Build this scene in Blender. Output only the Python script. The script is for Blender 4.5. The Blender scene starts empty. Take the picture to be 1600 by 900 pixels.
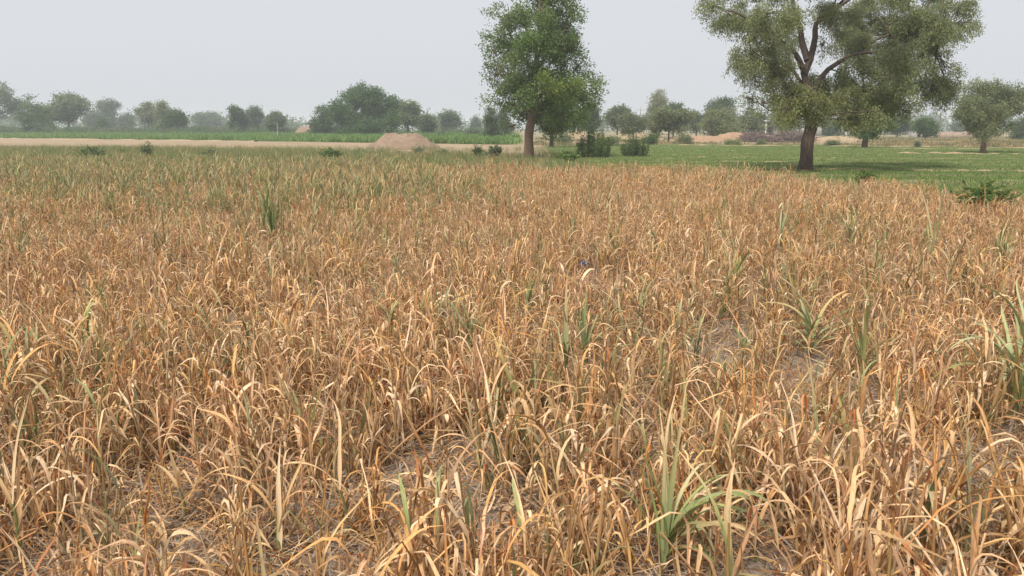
import bpy, math, random
import numpy as np
from mathutils import Vector

R = math.radians
SC = bpy.context.scene
COL = SC.collection
rnd = random.Random(7)

# ------------------------------------------------------------------ camera
F_PX = 1209.0                      # focal length in photograph pixels (1600 wide)
PITCH = math.atan(250.0 / F_PX)
CAM_H = 1.6
cam = bpy.data.cameras.new('camera')
cam_ob = bpy.data.objects.new('camera', cam)
COL.objects.link(cam_ob)
cam.sensor_width = 36.0
cam.lens = 36.0 * F_PX / 1600.0
cam.clip_end = 6000
cam.clip_start = 0.05
cam_ob.location = (0, 0, CAM_H)
cam_ob.rotation_euler = (math.pi / 2 - PITCH, 0, 0)
SC.camera = cam_ob
SC.render.resolution_x, SC.render.resolution_y = 1024, 576

# ------------------------------------------------------------------ sky and sun
SUN_EL, SUN_AZ = 58.0, -60.0       # azimuth measured from +Y (view direction), clockwise seen from above
sun_dir = Vector((math.sin(R(SUN_AZ - 90)) * math.cos(R(SUN_EL)), math.cos(R(SUN_AZ - 90)) * math.cos(R(SUN_EL)), math.sin(R(SUN_EL))))
W = bpy.data.worlds.new('World'); SC.world = W; W.use_nodes = True
nt = W.node_tree; nt.nodes.clear()
sky = nt.nodes.new('ShaderNodeTexSky'); sky.sky_type = 'NISHITA'; sky.sun_disc = False
sky.sun_elevation = R(SUN_EL); sky.sun_rotation = math.atan2(sun_dir.x, sun_dir.y)
sky.air_density = 1.6; sky.dust_density = 7.0; sky.ozone_density = 1.0
hs = nt.nodes.new('ShaderNodeMix'); hs.data_type = 'RGBA'
hs.inputs['Factor'].default_value = 0.88
hs.inputs['B'].default_value = (5.08, 5.24, 5.58, 1)         # an even veil of cloud and dust
bg = nt.nodes.new('ShaderNodeBackground'); bg.inputs['Strength'].default_value = 0.1
wo = nt.nodes.new('ShaderNodeOutputWorld')
nt.links.new(sky.outputs['Color'], hs.inputs['A'])
nt.links.new(hs.outputs['Result'], bg.inputs['Color'])
nt.links.new(bg.outputs[0], wo.inputs['Surface'])
sun = bpy.data.lights.new('sun', 'SUN'); sun.energy = 3.0; sun.angle = R(9); sun.color = (1.0, 0.94, 0.85)
sun_ob = bpy.data.objects.new('sun', sun); COL.objects.link(sun_ob)
sun_ob.rotation_euler = sun_dir.to_track_quat('Z', 'Y').to_euler()
sun_ob.location = (0, 0, 60)
SC.view_settings.view_transform = 'Standard'
SC.view_settings.look = 'None'
SC.view_settings.exposure = 0.60
SC.view_settings.gamma = 1.0
SC.cycles.max_bounces = 6
SC.cycles.diffuse_bounces = 3
SC.cycles.transmission_bounces = 3
SC.cycles.transparent_max_bounces = 8
SC.cycles.volume_bounces = 2

# ------------------------------------------------------------------ picture <-> place
CP, SP = math.cos(PITCH), math.sin(PITCH)
def at(px, py, Y):
    """the point at forward distance Y that the photograph shows at (px, py)"""
    x = (px - 800) / F_PX; u = (450 - py) / F_PX
    dy = CP + u * SP; dz = -SP + u * CP
    s = Y / dy
    return np.array((x * s, Y, CAM_H + dz * s))
def gr(px, py):
    x = (px - 800) / F_PX; u = (450 - py) / F_PX
    dy = CP + u * SP; dz = -SP + u * CP
    s = -CAM_H / dz
    return np.array((x * s, dy * s, 0.0))
def to_px(P):
    P = np.asarray(P, float)
    y = P[..., 1] * CP - (P[..., 2] - CAM_H) * SP
    z = P[..., 1] * SP + (P[..., 2] - CAM_H) * CP
    y = np.maximum(y, 1e-3)
    return 800 + F_PX * P[..., 0] / y, 450 - F_PX * z / y

# ------------------------------------------------------------------ materials
class NT:
    def __init__(s, name):
        s.m = bpy.data.materials.new(name); s.m.use_nodes = True
        s.t = s.m.node_tree; s.t.nodes.clear()
        s.out = s.n('OutputMaterial')
    def n(s, kind, **kw):
        x = s.t.nodes.new('ShaderNode' + kind)
        for k, v in kw.items(): setattr(x, k, v)
        return x
    def l(s, a, b): s.t.links.new(a, b)
    def mix(s, f, a, b, blend='MIX'):
        x = s.n('Mix', data_type='RGBA', blend_type=blend)
        for sock, v in ((x.inputs['Factor'], f), (x.inputs['A'], a), (x.inputs['B'], b)):
            if hasattr(v, 'links'): s.l(v, sock)
            elif isinstance(v, tuple): sock.default_value = (*v, 1)
            else: sock.default_value = v
        return x.outputs['Result']
    def math(s, op, a, b=0.0):
        x = s.n('Math', operation=op)
        for sock, v in ((x.inputs[0], a), (x.inputs[1], b)):
            if hasattr(v, 'links'): s.l(v, sock)
            else: sock.default_value = v
        return x.outputs[0]
    def noise(s, vec, scale, detail=4, rough=0.55):
        x = s.n('TexNoise'); x.inputs['Scale'].default_value = scale
        x.inputs['Detail'].default_value = detail; x.inputs['Roughness'].default_value = rough
        if vec is not None: s.l(vec, x.inputs['Vector'])
        return x.outputs['Fac']
    def ramp(s, f, stops):
        x = s.n('ValToRGB'); s.l(f, x.inputs['Fac'])
        e = x.color_ramp.elements
        while len(e) < len(stops): e.new(0.5)
        for k, (p, c) in enumerate(stops): e[k].position = p; e[k].color = (*c, 1) if isinstance(c, tuple) else (c, c, c, 1)
        return x.outputs['Color']
    def geo(s): return s.n('NewGeometry').outputs['Position']
    def obj(s): return s.n('TexCoord').outputs['Object']
    def done(s, color, rough=0.85, bump=None, bump_d=0.02, trans=0.0, spec=0.3):
        b = s.n('BsdfPrincipled')
        if hasattr(color, 'links'): s.l(color, b.inputs['Base Color'])
        else: b.inputs['Base Color'].default_value = (*color, 1)
        b.inputs['Roughness'].default_value = rough
        b.inputs['Specular IOR Level'].default_value = spec
        if bump is not None:
            bp = s.n('Bump'); bp.inputs['Distance'].default_value = bump_d; bp.inputs['Strength'].default_value = 0.9
            s.l(bump, bp.inputs['Height']); s.l(bp.outputs[0], b.inputs['Normal'])
        o = b.outputs[0]
        if trans > 0:
            tr = s.n('BsdfTranslucent'); s.l(color, tr.inputs['Color'])
            mx = s.n('MixShader'); mx.inputs[0].default_value = trans
            s.l(o, mx.inputs[1]); s.l(tr.outputs[0], mx.inputs[2]); o = mx.outputs[0]
        s.l(o, s.out.inputs['Surface'])
        return s.m

def blade_material(name, trans, rough=0.6, hue_var=0.25, spots=True):
    """dry or green leaf blade: the tint attribute carries the blade's own colour, fibres and blotches run along it"""
    k = NT(name)
    tint = k.n('Attribute', attribute_name='tint').outputs['Color']
    rn = k.n('ObjectInfo').outputs['Random']
    hsv = k.n('HueSaturation')
    k.l(tint, hsv.inputs['Color'])
    k.l(k.math('ADD', k.math('MULTIPLY', rn, hue_var * 1.3), 1 - hue_var * 0.65), hsv.inputs['Value'])
    r2 = k.math('FRACT', k.math('MULTIPLY', rn, 7.31))
    k.l(k.math('ADD', k.math('MULTIPLY', r2, 0.016), 0.490), hsv.inputs['Hue'])
    r3 = k.math('FRACT', k.math('MULTIPLY', rn, 13.7))
    k.l(k.math('ADD', k.math('MULTIPLY', r3, 0.30), 0.80), hsv.inputs['Saturation'])
    uv = k.n('UVMap'); uv.uv_map = 'uv'
    mp = k.n('Mapping'); k.l(uv.outputs[0], mp.inputs['Vector']); mp.inputs['Scale'].default_value = (9, 1.2, 1)
    fib = k.noise(mp.outputs[0], 3.0, 3)
    c = k.mix(k.ramp(fib, [(0.3, 0.0), (0.7, 0.55)]), hsv.outputs[0], (0.30, 0.165, 0.07), 'MULTIPLY') if False else hsv.outputs[0]
    c = k.mix(k.math('MULTIPLY', fib, 0.55), c, k.mix(1.0, c, (1.35, 1.3, 1.25), 'MULTIPLY'))
    if spots:
        mp2 = k.n('Mapping'); k.l(uv.outputs[0], mp2.inputs['Vector']); mp2.inputs['Scale'].default_value = (1.2, 2.5, 1)
        k.l(rn, mp2.inputs['Location'])
        sp = k.noise(mp2.outputs[0], 4.0, 5, 0.65)
        c = k.mix(k.ramp(sp, [(0.50, 0.0), (0.64, 0.75)]), c, k.mix(1.0, c, (0.58, 0.42, 0.33), 'MULTIPLY'))
        c = k.mix(k.ramp(k.noise(mp.outputs[0], 11.0, 2), [(0.55, 0.0), (0.70, 0.5)]), c, k.mix(1.0, c, (0.62, 0.52, 0.45), 'MULTIPLY'))
    return k.done(c, rough, None, trans=trans, spec=0.2)

M = {}
M['blade'] = blade_material('dry_blade', 0.3, 0.8)
M['green_blade'] = blade_material('green_blade', 0.25, 0.5, spots=False)

def foliage_material(name, trans=0.3):
    k = NT(name)
    tint = k.n('Attribute', attribute_name='tint').outputs['Color']
    return k.done(tint, 0.62, None, trans=trans, spec=0.25)
M['leaf'] = foliage_material('tree_leaf', 0.45)

def bark_material(name, c1, c2):
    k = NT(name)
    mp = k.n('Mapping'); k.l(k.obj(), mp.inputs['Vector']); mp.inputs['Scale'].default_value = (1, 1, 0.18)
    n1 = k.noise(mp.outputs[0], 26.0, 6, 0.7); n2 = k.noise(k.obj(), 2.5, 3)
    c = k.mix(k.ramp(n1, [(0.35, 0.0), (0.65, 1.0)]), c1, c2)
    c = k.mix(k.math('MULTIPLY', n2, 0.5), c, k.mix(1.0, c, (0.6, 0.6, 0.6), 'MULTIPLY'))
    return k.done(c, 0.9, n1, 0.05)
M['bark_brown'] = bark_material('bark_brown', (0.05, 0.034, 0.026), (0.15, 0.105, 0.08))
M['bark_pale'] = bark_material('bark_pale', (0.14, 0.09, 0.06), (0.33, 0.22, 0.15))
M['bark_grey'] = bark_material('bark_grey', (0.08, 0.065, 0.05), (0.17, 0.14, 0.11))

def soil_material(name, a, b, c3, s1=0.35, s2=6.0, bump=0.03):
    k = NT(name); p = k.geo()
    n1 = k.noise(p, s1, 5, 0.6); n2 = k.noise(p, s2, 8, 0.7); n3 = k.noise(p, 40, 4, 0.7)
    c = k.mix(k.ramp(n1, [(0.35, 0.0), (0.65, 1.0)]), a, b)
    c = k.mix(k.ramp(n2, [(0.42, 0.0), (0.62, 1.0)]), c, c3)
    c = k.mix(k.math('MULTIPLY', n3, 0.5), c, k.mix(1.0, c, (0.7, 0.68, 0.66), 'MULTIPLY'))
    h = k.math('ADD', k.math('MULTIPLY', n2, 0.7), k.math('MULTIPLY', n3, 0.3))
    return k.done(c, 0.95, h, bump, spec=0.15)
M['soil'] = soil_material('grey_silt_soil', (0.31, 0.255, 0.21), (0.24, 0.195, 0.16), (0.37, 0.31, 0.26))
M['plain'] = soil_material('far_plain_soil', (0.34, 0.25, 0.155), (0.20, 0.20, 0.095), (0.27, 0.23, 0.13), 0.02, 0.25)
M['fallow'] = soil_material('ploughed_tan_soil', (0.35, 0.255, 0.165), (0.25, 0.19, 0.115), (0.41, 0.31, 0.205), 0.08, 0.7, 0.12)
M['sandy'] = soil_material('sandy_bund_soil', (0.36, 0.27, 0.17), (0.31, 0.23, 0.14), (0.40, 0.31, 0.20), 0.3, 2.0, 0.05)
M['red_earth'] = soil_material('red_earth', (0.38, 0.235, 0.15), (0.31, 0.20, 0.13), (0.42, 0.29, 0.19), 0.25, 1.8, 0.15)
M['mound'] = soil_material('dug_earth', (0.285, 0.205, 0.145), (0.35, 0.26, 0.185), (0.22, 0.155, 0.11), 0.8, 4.0, 0.08)
M['turf'] = soil_material('green_crop_floor', (0.16, 0.205, 0.065), (0.20, 0.23, 0.085), (0.27, 0.26, 0.13), 0.12, 1.4, 0.06)
M['weedy'] = soil_material('weedy_floor', (0.18, 0.165, 0.085), (0.12, 0.14, 0.055), (0.27, 0.20, 0.12), 0.25, 1.6, 0.05)

def wall_material(name, c):
    k = NT(name); p = k.obj()
    n = k.noise(p, 1.3, 5, 0.65); n2 = k.noise(p, 9, 4)
    cc = k.mix(k.ramp(n, [(0.4, 0.0), (0.7, 0.7)]), c, tuple(x * 0.62 for x in c))
    return k.done(cc, 0.9, n2, 0.01)
M['white_wall'] = wall_material('old_whitewash', (0.66, 0.64, 0.6))
M['grey_wall'] = wall_material('grey_render', (0.42, 0.41, 0.40))
M['brick_wall'] = wall_material('mud_brick', (0.36, 0.27, 0.21))
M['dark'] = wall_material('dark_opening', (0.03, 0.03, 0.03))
M['metal'] = NT('galvanised_metal').done((0.4, 0.41, 0.42), 0.5)
k = NT('crumpled_plastic'); M['plastic'] = k.done(k.ramp(k.noise(k.obj(), 30, 3), [(0.42, (0.14, 0.18, 0.34)), (0.58, (0.55, 0.58, 0.62))]), 0.35)

# ------------------------------------------------------------------ mesh helpers
class MB:
    def __init__(s): s.v = []; s.f = []; s.c = []; s.uv = []; s.n = 0
    def add(s, verts, faces, col=(1, 1, 1), uv=None):
        verts = np.asarray(verts, np.float32).reshape(-1, 3)
        faces = np.asarray(faces, np.int64)
        if faces.shape[1] == 3: faces = np.hstack([faces, faces[:, :1] * 0 - 1 - s.n])
        s.v.append(verts); s.f.append(np.where(faces < 0, -1, faces + s.n))
        col = np.asarray(col, np.float32)
        if col.ndim == 1: col = np.tile(col, (len(verts), 1))
        s.c.append(col)
        s.uv.append(np.asarray(uv, np.float32) if uv is not None else np.zeros((len(verts), 2), np.float32))
        s.n += len(verts)
        return s
    def mesh(s, name, material, smooth=False):
        v = np.concatenate(s.v); f = np.concatenate(s.f); c = np.concatenate(s.c); uv = np.concatenate(s.uv)
        tri = f[:, 3] < 0
        sizes = np.where(tri, 3, 4)
        flat = f.reshape(-1); flat = flat[flat >= 0]
        me = bpy.data.meshes.new(name)
        me.vertices.add(len(v)); me.vertices.foreach_set('co', v.ravel())
        me.loops.add(len(flat)); me.loops.foreach_set('vertex_index', flat.astype(np.int32))
        me.polygons.add(len(f))
        st = np.concatenate([[0], np.cumsum(sizes)[:-1]]).astype(np.int32)
        me.polygons.foreach_set('loop_start', st)
        me.polygons.foreach_set('loop_total', sizes.astype(np.int32))
        if smooth: me.polygons.foreach_set('use_smooth', np.ones(len(f), bool))
        a = me.color_attributes.new('tint', 'FLOAT_COLOR', 'POINT')
        a.data.foreach_set('color', np.hstack([c, np.ones((len(c), 1), np.float32)]).ravel())
        u = me.uv_layers.new(name='uv'); u.data.foreach_set('uv', uv[flat].ravel())
        me.materials.append(material)
        me.update(calc_edges=True); me.validate()
        return me

def tag(o, label=None, cat=None, group=None, kind=None):
    if label: o['label'] = label
    if cat: o['category'] = cat
    if group: o['group'] = group
    if kind: o['kind'] = kind
    return o
def link(name, me, parent=None, loc=None):
    o = bpy.data.objects.new(name, me); COL.objects.link(o)
    if parent is not None: o.parent = parent
    if loc is not None: o.location = tuple(float(x) for x in loc)
    return o
def empty(name, loc, rz=0.0):
    o = bpy.data.objects.new(name, None); COL.objects.link(o)
    o.location = tuple(float(x) for x in loc); o.rotation_euler = (0, 0, rz); o.empty_display_size = 0.2
    return o

def unit(a):
    a = np.asarray(a, float)
    return a / np.maximum(np.linalg.norm(a, axis=-1, keepdims=True), 1e-9)
def tube(mb, pts, radii, sides=6, col=(1, 1, 1), cap=True):
    pts = np.asarray(pts, float); n = len(pts)
    radii = np.broadcast_to(np.asarray(radii, float), (n,))
    t = unit(np.gradient(pts, axis=0))
    ref = np.array((0.31, 0.95, 0.05)) if abs(t[0][2]) > 0.6 else np.array((0.0, 0.1, 1.0))
    a = unit(np.cross(t, ref)); b = np.cross(t, a)
    ang = np.linspace(0, 2 * math.pi, sides, endpoint=False)
    ring = a[:, None, :] * np.cos(ang)[None, :, None] + b[:, None, :] * np.sin(ang)[None, :, None]
    v = (pts[:, None, :] + ring * radii[:, None, None]).reshape(-1, 3)
    i = np.arange(n - 1)[:, None] * sides; j = np.arange(sides)[None, :]; j2 = (j + 1) % sides
    f = np.stack([i + j, i + j2, i + sides + j2, i + sides + j], -1).reshape(-1, 4)
    uv = np.stack([np.tile(ang / 6.283, n), np.repeat(np.linspace(0, 1, n), sides)], -1)
    c = np.asarray(col, float)
    if c.ndim == 2: c = np.repeat(c, sides, axis=0)
    mb.add(v, f, c, uv)
    if cap:
        mb.add(np.vstack([v[-sides:], pts[-1:]]), [[q, (q + 1) % sides, sides] for q in range(sides)], c[-1] if c.ndim == 2 else c)
def box(mb, x0, x1, y0, y1, z0, z1):
    v = [(x, y, z) for z in (z0, z1) for y in (y0, y1) for x in (x0, x1)]
    mb.add(v, [[0, 2, 3, 1], [4, 5, 7, 6], [0, 1, 5, 4], [2, 6, 7, 3], [0, 4, 6, 2], [1, 3, 7, 5]])
    return mb

def vnoise(x, y, seed=0):
    """smooth value noise on arrays"""
    xi = np.floor(x).astype(np.int64); yi = np.floor(y).astype(np.int64)
    fx = x - xi; fy = y - yi; fx = fx * fx * (3 - 2 * fx); fy = fy * fy * (3 - 2 * fy)
    def h(a, b):
        n = (a * 374761393 + b * 668265263 + seed * 974634777) & 0xffffffff
        n = ((n ^ (n >> 13)) * 1274126177) & 0xffffffff
        return ((n ^ (n >> 16)) & 0xffff) / 65535.0
    return (h(xi, yi) * (1 - fx) + h(xi + 1, yi) * fx) * (1 - fy) + (h(xi, yi + 1) * (1 - fx) + h(xi + 1, yi + 1) * fx) * fy

# ------------------------------------------------------------------ where the dry crop ends
EDGE_PX = np.array([-900, -200, 0, 150, 300, 500, 700, 825, 1000, 1100, 1180, 1260, 1400, 1500, 1600, 1800, 2400], float)
EDGE_PY = np.array([230, 233, 237, 241, 242, 245, 249, 251, 251, 253, 259, 264, 273, 283, 288, 303, 330], float)
def edge_dist(X, Y):
    px = 800 + F_PX * X / np.maximum(Y, 0.5)
    return F_PX * 1.1 / (np.interp(px, EDGE_PX, EDGE_PY) - 200)
def edge_point(px, extra=0.0):
    d = F_PX * 1.1 / (np.interp(px, EDGE_PX, EDGE_PY) - 200) + extra
    return np.array(((px - 800) / F_PX * d, d, 0))

# bare trampled patches seen between the plants: (px, py, rx, ry) in photograph pixels on the ground
BARE = [(705, 505, 30, 26), (1115, 560, 55, 42), (1480, 770, 85, 58), (660, 770, 105, 60), (730, 710, 45, 34), (790, 830, 90, 40),
        (940, 450, 70, 18), (1460, 620, 40, 16), (1330, 850, 70, 32), (560, 570, 22, 16),
        (985, 640, 40, 20), (1180, 450, 45, 10), (690, 620, 35, 22), (370, 530, 35, 20), (1240, 610, 45, 26)]
def bareness(P):
    px, py = to_px(P)
    b = np.zeros(len(P))
    for x, y, rx, ry in BARE:
        y0 = y - ry; y1 = y + ry * 0.8 + 0.08 * (y - 200)
        b = np.maximum(b, 1.0 - ((px - x) / rx) ** 2 - ((py - (y0 + y1) / 2) / ((y1 - y0) / 2)) ** 2)
    return b

# ------------------------------------------------------------------ ground and fields
def sheet(name, pts, z, material, cell=None, kind='structure', relief=0.0):
    """flat field polygon (a fan of quads between a near and a far line) at height z"""
    near, far = pts
    n = 48
    def res(line, t):
        line = np.asarray(line, float); s = np.linspace(0, 1, len(line))
        return np.stack([np.interp(t, s, line[:, q]) for q in range(2)], -1)
    t = np.linspace(0, 1, n + 1); a = res(near, t); b = res(far, t)
    m = 12
    rows = [a * (1 - s) + b * s for s in np.linspace(0, 1, m + 1)]
    xy = np.concatenate(rows)
    zz = np.full(len(xy), z) + relief * (vnoise(xy[:, 0] * 0.7, xy[:, 1] * 0.7, 5) - 0.0)
    v = np.column_stack([xy, zz])
    i = np.arange(m)[:, None] * (n + 1); j = np.arange(n)[None, :]
    f = np.stack([i + j, i + j + 1, i + n + 2 + j, i + n + 1 + j], -1).reshape(-1, 4)
    o = link(name, MB().add(v, f).mesh(name, material)); tag(o, kind=kind)
    return o
g2 = lambda px, py: gr(px, py)[:2]
big = MB()
gx = np.array([-1500, -400, -120, -40, 40, 120, 400, 1500.]); gy = np.array([-1500, -100, -10, 40, 90, 300, 1500.])
vv = [(x, y, -0.012) for y in gy for x in gx]
big.add(vv, [[j * 8 + i, j * 8 + i + 1, (j + 1) * 8 + i + 1, (j + 1) * 8 + i] for j in range(6) for i in range(7)])
ground = link('ground', big.mesh('ground', M['plain'])); tag(ground, kind='structure')

# soil of the dry crop, with clods near the camera
fp = np.array([edge_point(p, 0.6)[:2] for p in np.linspace(-900, 2400, 49)])
def soil_sheet():
    nx, ny = 260, 150
    ys = 0.0 + (40.0) * np.linspace(0, 1, ny) ** 2.2 - 2.0
    tt = np.linspace(-1, 1, nx)
    X = []; 
    for y in ys:
        w = 3.0 + max(y + 2, 0) * 1.35
        X.append(np.column_stack([tt * w, np.full(nx, y)]))
    xy = np.concatenate(X)
    d = edge_dist(xy[:, 0], xy[:, 1])
    xy[:, 1] = np.minimum(xy[:, 1], d + 0.6 + 0.4 * vnoise(xy[:, 0], xy[:, 0] * 0, 3))
    z = 0.035 * vnoise(xy[:, 0] * 2.3, xy[:, 1] * 2.3, 1) + 0.02 * vnoise(xy[:, 0] * 9, xy[:, 1] * 9, 2) + 0.008 * vnoise(xy[:, 0] * 31, xy[:, 1] * 31, 4) - 0.02
    v = np.column_stack([xy, np.maximum(z, -0.004)])
    i = np.arange(ny - 1)[:, None] * nx; j = np.arange(nx - 1)[None, :]
    f = np.stack([i + j, i + j + 1, i + nx + 1 + j, i + nx + j], -1).reshape(-1, 4)
    o = link('field_soil', MB().add(v, f).mesh('field_soil', M['soil'], True)); tag(o, kind='structure')
soil_sheet()
def line(*p): return [g2(*q) for q in p]
E = lambda a, b, n=14, ex=0.35: [edge_point(p, ex)[:2] for p in np.linspace(a, b, n)]
sheet('weedy_verge', (E(-900, 830), line((-3000, 222.5), (-900, 226), (0, 233), (400, 236), (830, 240))), 0.004, M['weedy'])
sheet('bare_field', (line((-3200, 221), (-900, 226.5), (0, 234), (400, 237), (860, 242.5)), line((-2600, 212), (-600, 214), (0, 216.5), (400, 221), (850, 226.5))), 0.0, M['fallow'])
sheet('left_green_field', (line((-2600, 211.6), (-600, 213.7), (0, 216.2), (400, 220.7), (795, 226)), line((-1300, 205), (-600, 205), (0, 205.5), (400, 206), (795, 207))), 0.0, M['turf'])
sheet('path', (E(832, 1010), line((845, 241), (870, 243), (960, 245))), 0.002, M['fallow'])
sheet('green_field', (E(880, 2400, 30, 1.2), line((852, 228), (1000, 226), (1250, 226), (1420, 229), (1800, 236), (2600, 236))), 0.006, M['turf'])
sheet('tan_field', (line((900, 227.4), (1000, 225.6), (1250, 225.6), (1420, 228.6), (1800, 235.4), (2900, 235.4)), line((900, 212), (1250, 213), (1600, 216), (2600, 216))), 0.0, M['fallow'])
sheet('far_green_strip', (line((1255, 218), (1600, 221), (2600, 221)), line((1255, 214.5), (1600, 217.5), (2600, 217.5))), 0.006, M['turf'])

# ------------------------------------------------------------------ leaf blades and dry plants
STRAW = np.array([(0.70, 0.475, 0.23), (0.63, 0.40, 0.18), (0.74, 0.53, 0.295), (0.54, 0.33, 0.145), (0.67, 0.435, 0.205), (0.77, 0.59, 0.36), (0.42, 0.255, 0.115), (0.35, 0.205, 0.095)])
RUST = np.array([(0.48, 0.19, 0.075), (0.40, 0.15, 0.06), (0.55, 0.25, 0.10)])
GREEN = np.array([(0.18, 0.22, 0.08), (0.22, 0.26, 0.105), (0.27, 0.30, 0.14), (0.15, 0.19, 0.07)])
GREYGREEN = np.array([(0.31, 0.30, 0.145), (0.27, 0.29, 0.14), (0.38, 0.34, 0.17)])
def pick(a, r): return a[r.integers(len(a))]

def blade(mb, r, base, az, th0, L, w, bend, kink=None, n=7, twist=0.0, fold=0.5, curl=0.0, c0=(1, 1, 1), c1=None, across=3):
    s = np.linspace(0, 1, n + 1)
    th = th0 + bend * s ** 1.5
    if kink: th = th + kink[1] / (1 + np.exp(-(s - kink[0]) * 28))
    if curl: th = th + curl * np.maximum(s - 0.7, 0) / 0.3
    th = np.minimum(th, math.pi * (0.97 if not curl else 1.6))
    azs = az + r.normal(0, 0.5) * s ** 2 + 0.12 * np.sin(s * 9 + r.random() * 6)
    d = np.stack([np.sin(th) * np.cos(azs), np.sin(th) * np.sin(azs), np.cos(th)], -1)
    p = np.asarray(base, float) + np.vstack([np.zeros(3), np.cumsum((d[:-1] + d[1:]) / 2 * (L / n), axis=0)])
    side = np.stack([-np.sin(azs), np.cos(azs), np.zeros(n + 1)], -1)
    nrm = np.cross(d, side)
    tw = twist * s + 0.25 * np.sin(s * 7 + r.random() * 6)
    sd = side * np.cos(tw)[:, None] + nrm * np.sin(tw)[:, None]
    nr = np.cross(d, sd)
    prof = np.minimum(1, 0.45 + s * 3.0) * (1 - s ** 2.4) ** 0.8
    prof[-1] = 0.04
    prof = prof * (1 + 0.12 * np.sin(s * 13 + r.random() * 6))
    hw = w * 0.5 * prof
    p[:, 2] = np.maximum(p[:, 2], 0.012 + hw * 0.3)
    c0 = np.asarray(c0); c1 = c0 if c1 is None else np.asarray(c1)
    cc = c0[None] * (1 - s[:, None] ** 1.6) + c1[None] * s[:, None] ** 1.6
    if across == 3:
        lift = (nr * (hw * fold)[:, None])
        v = np.stack([p - sd * hw[:, None] + lift, p, p + sd * hw[:, None] + lift], 1).reshape(-1, 3)
        col = np.stack([cc, cc * 1.12, cc], 1).reshape(-1, 3)
        uv = np.stack([np.tile([0, .5, 1.], n + 1), np.repeat(s * L * 4, 3)], -1)
        i = np.arange(n)[:, None] * 3; j = np.arange(2)[None]
        f = np.stack([i + j, i + j + 1, i + j + 4, i + j + 3], -1).reshape(-1, 4)
    else:
        v = np.stack([p - sd * hw[:, None], p + sd * hw[:, None]], 1).reshape(-1, 3)
        col = np.repeat(cc, 2, axis=0)
        uv = np.stack([np.tile([0, 1.], n + 1), np.repeat(s * L * 4, 2)], -1)
        i = np.arange(n) * 2
        f = np.stack([i, i + 1, i + 3, i + 2], -1)
    mb.add(v, f, col, uv)

def stalk_path(r, H, lean, az, n=5):
    s = np.linspace(0, 1, n)
    d = lean * s ** 1.4 * H
    return np.stack([d * math.cos(az) + 0.006 * np.sin(s * 7 + r.random() * 6), d * math.sin(az), H * s * math.sqrt(max(0.05, 1 - (lean * 0.6) ** 2))], -1)

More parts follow.
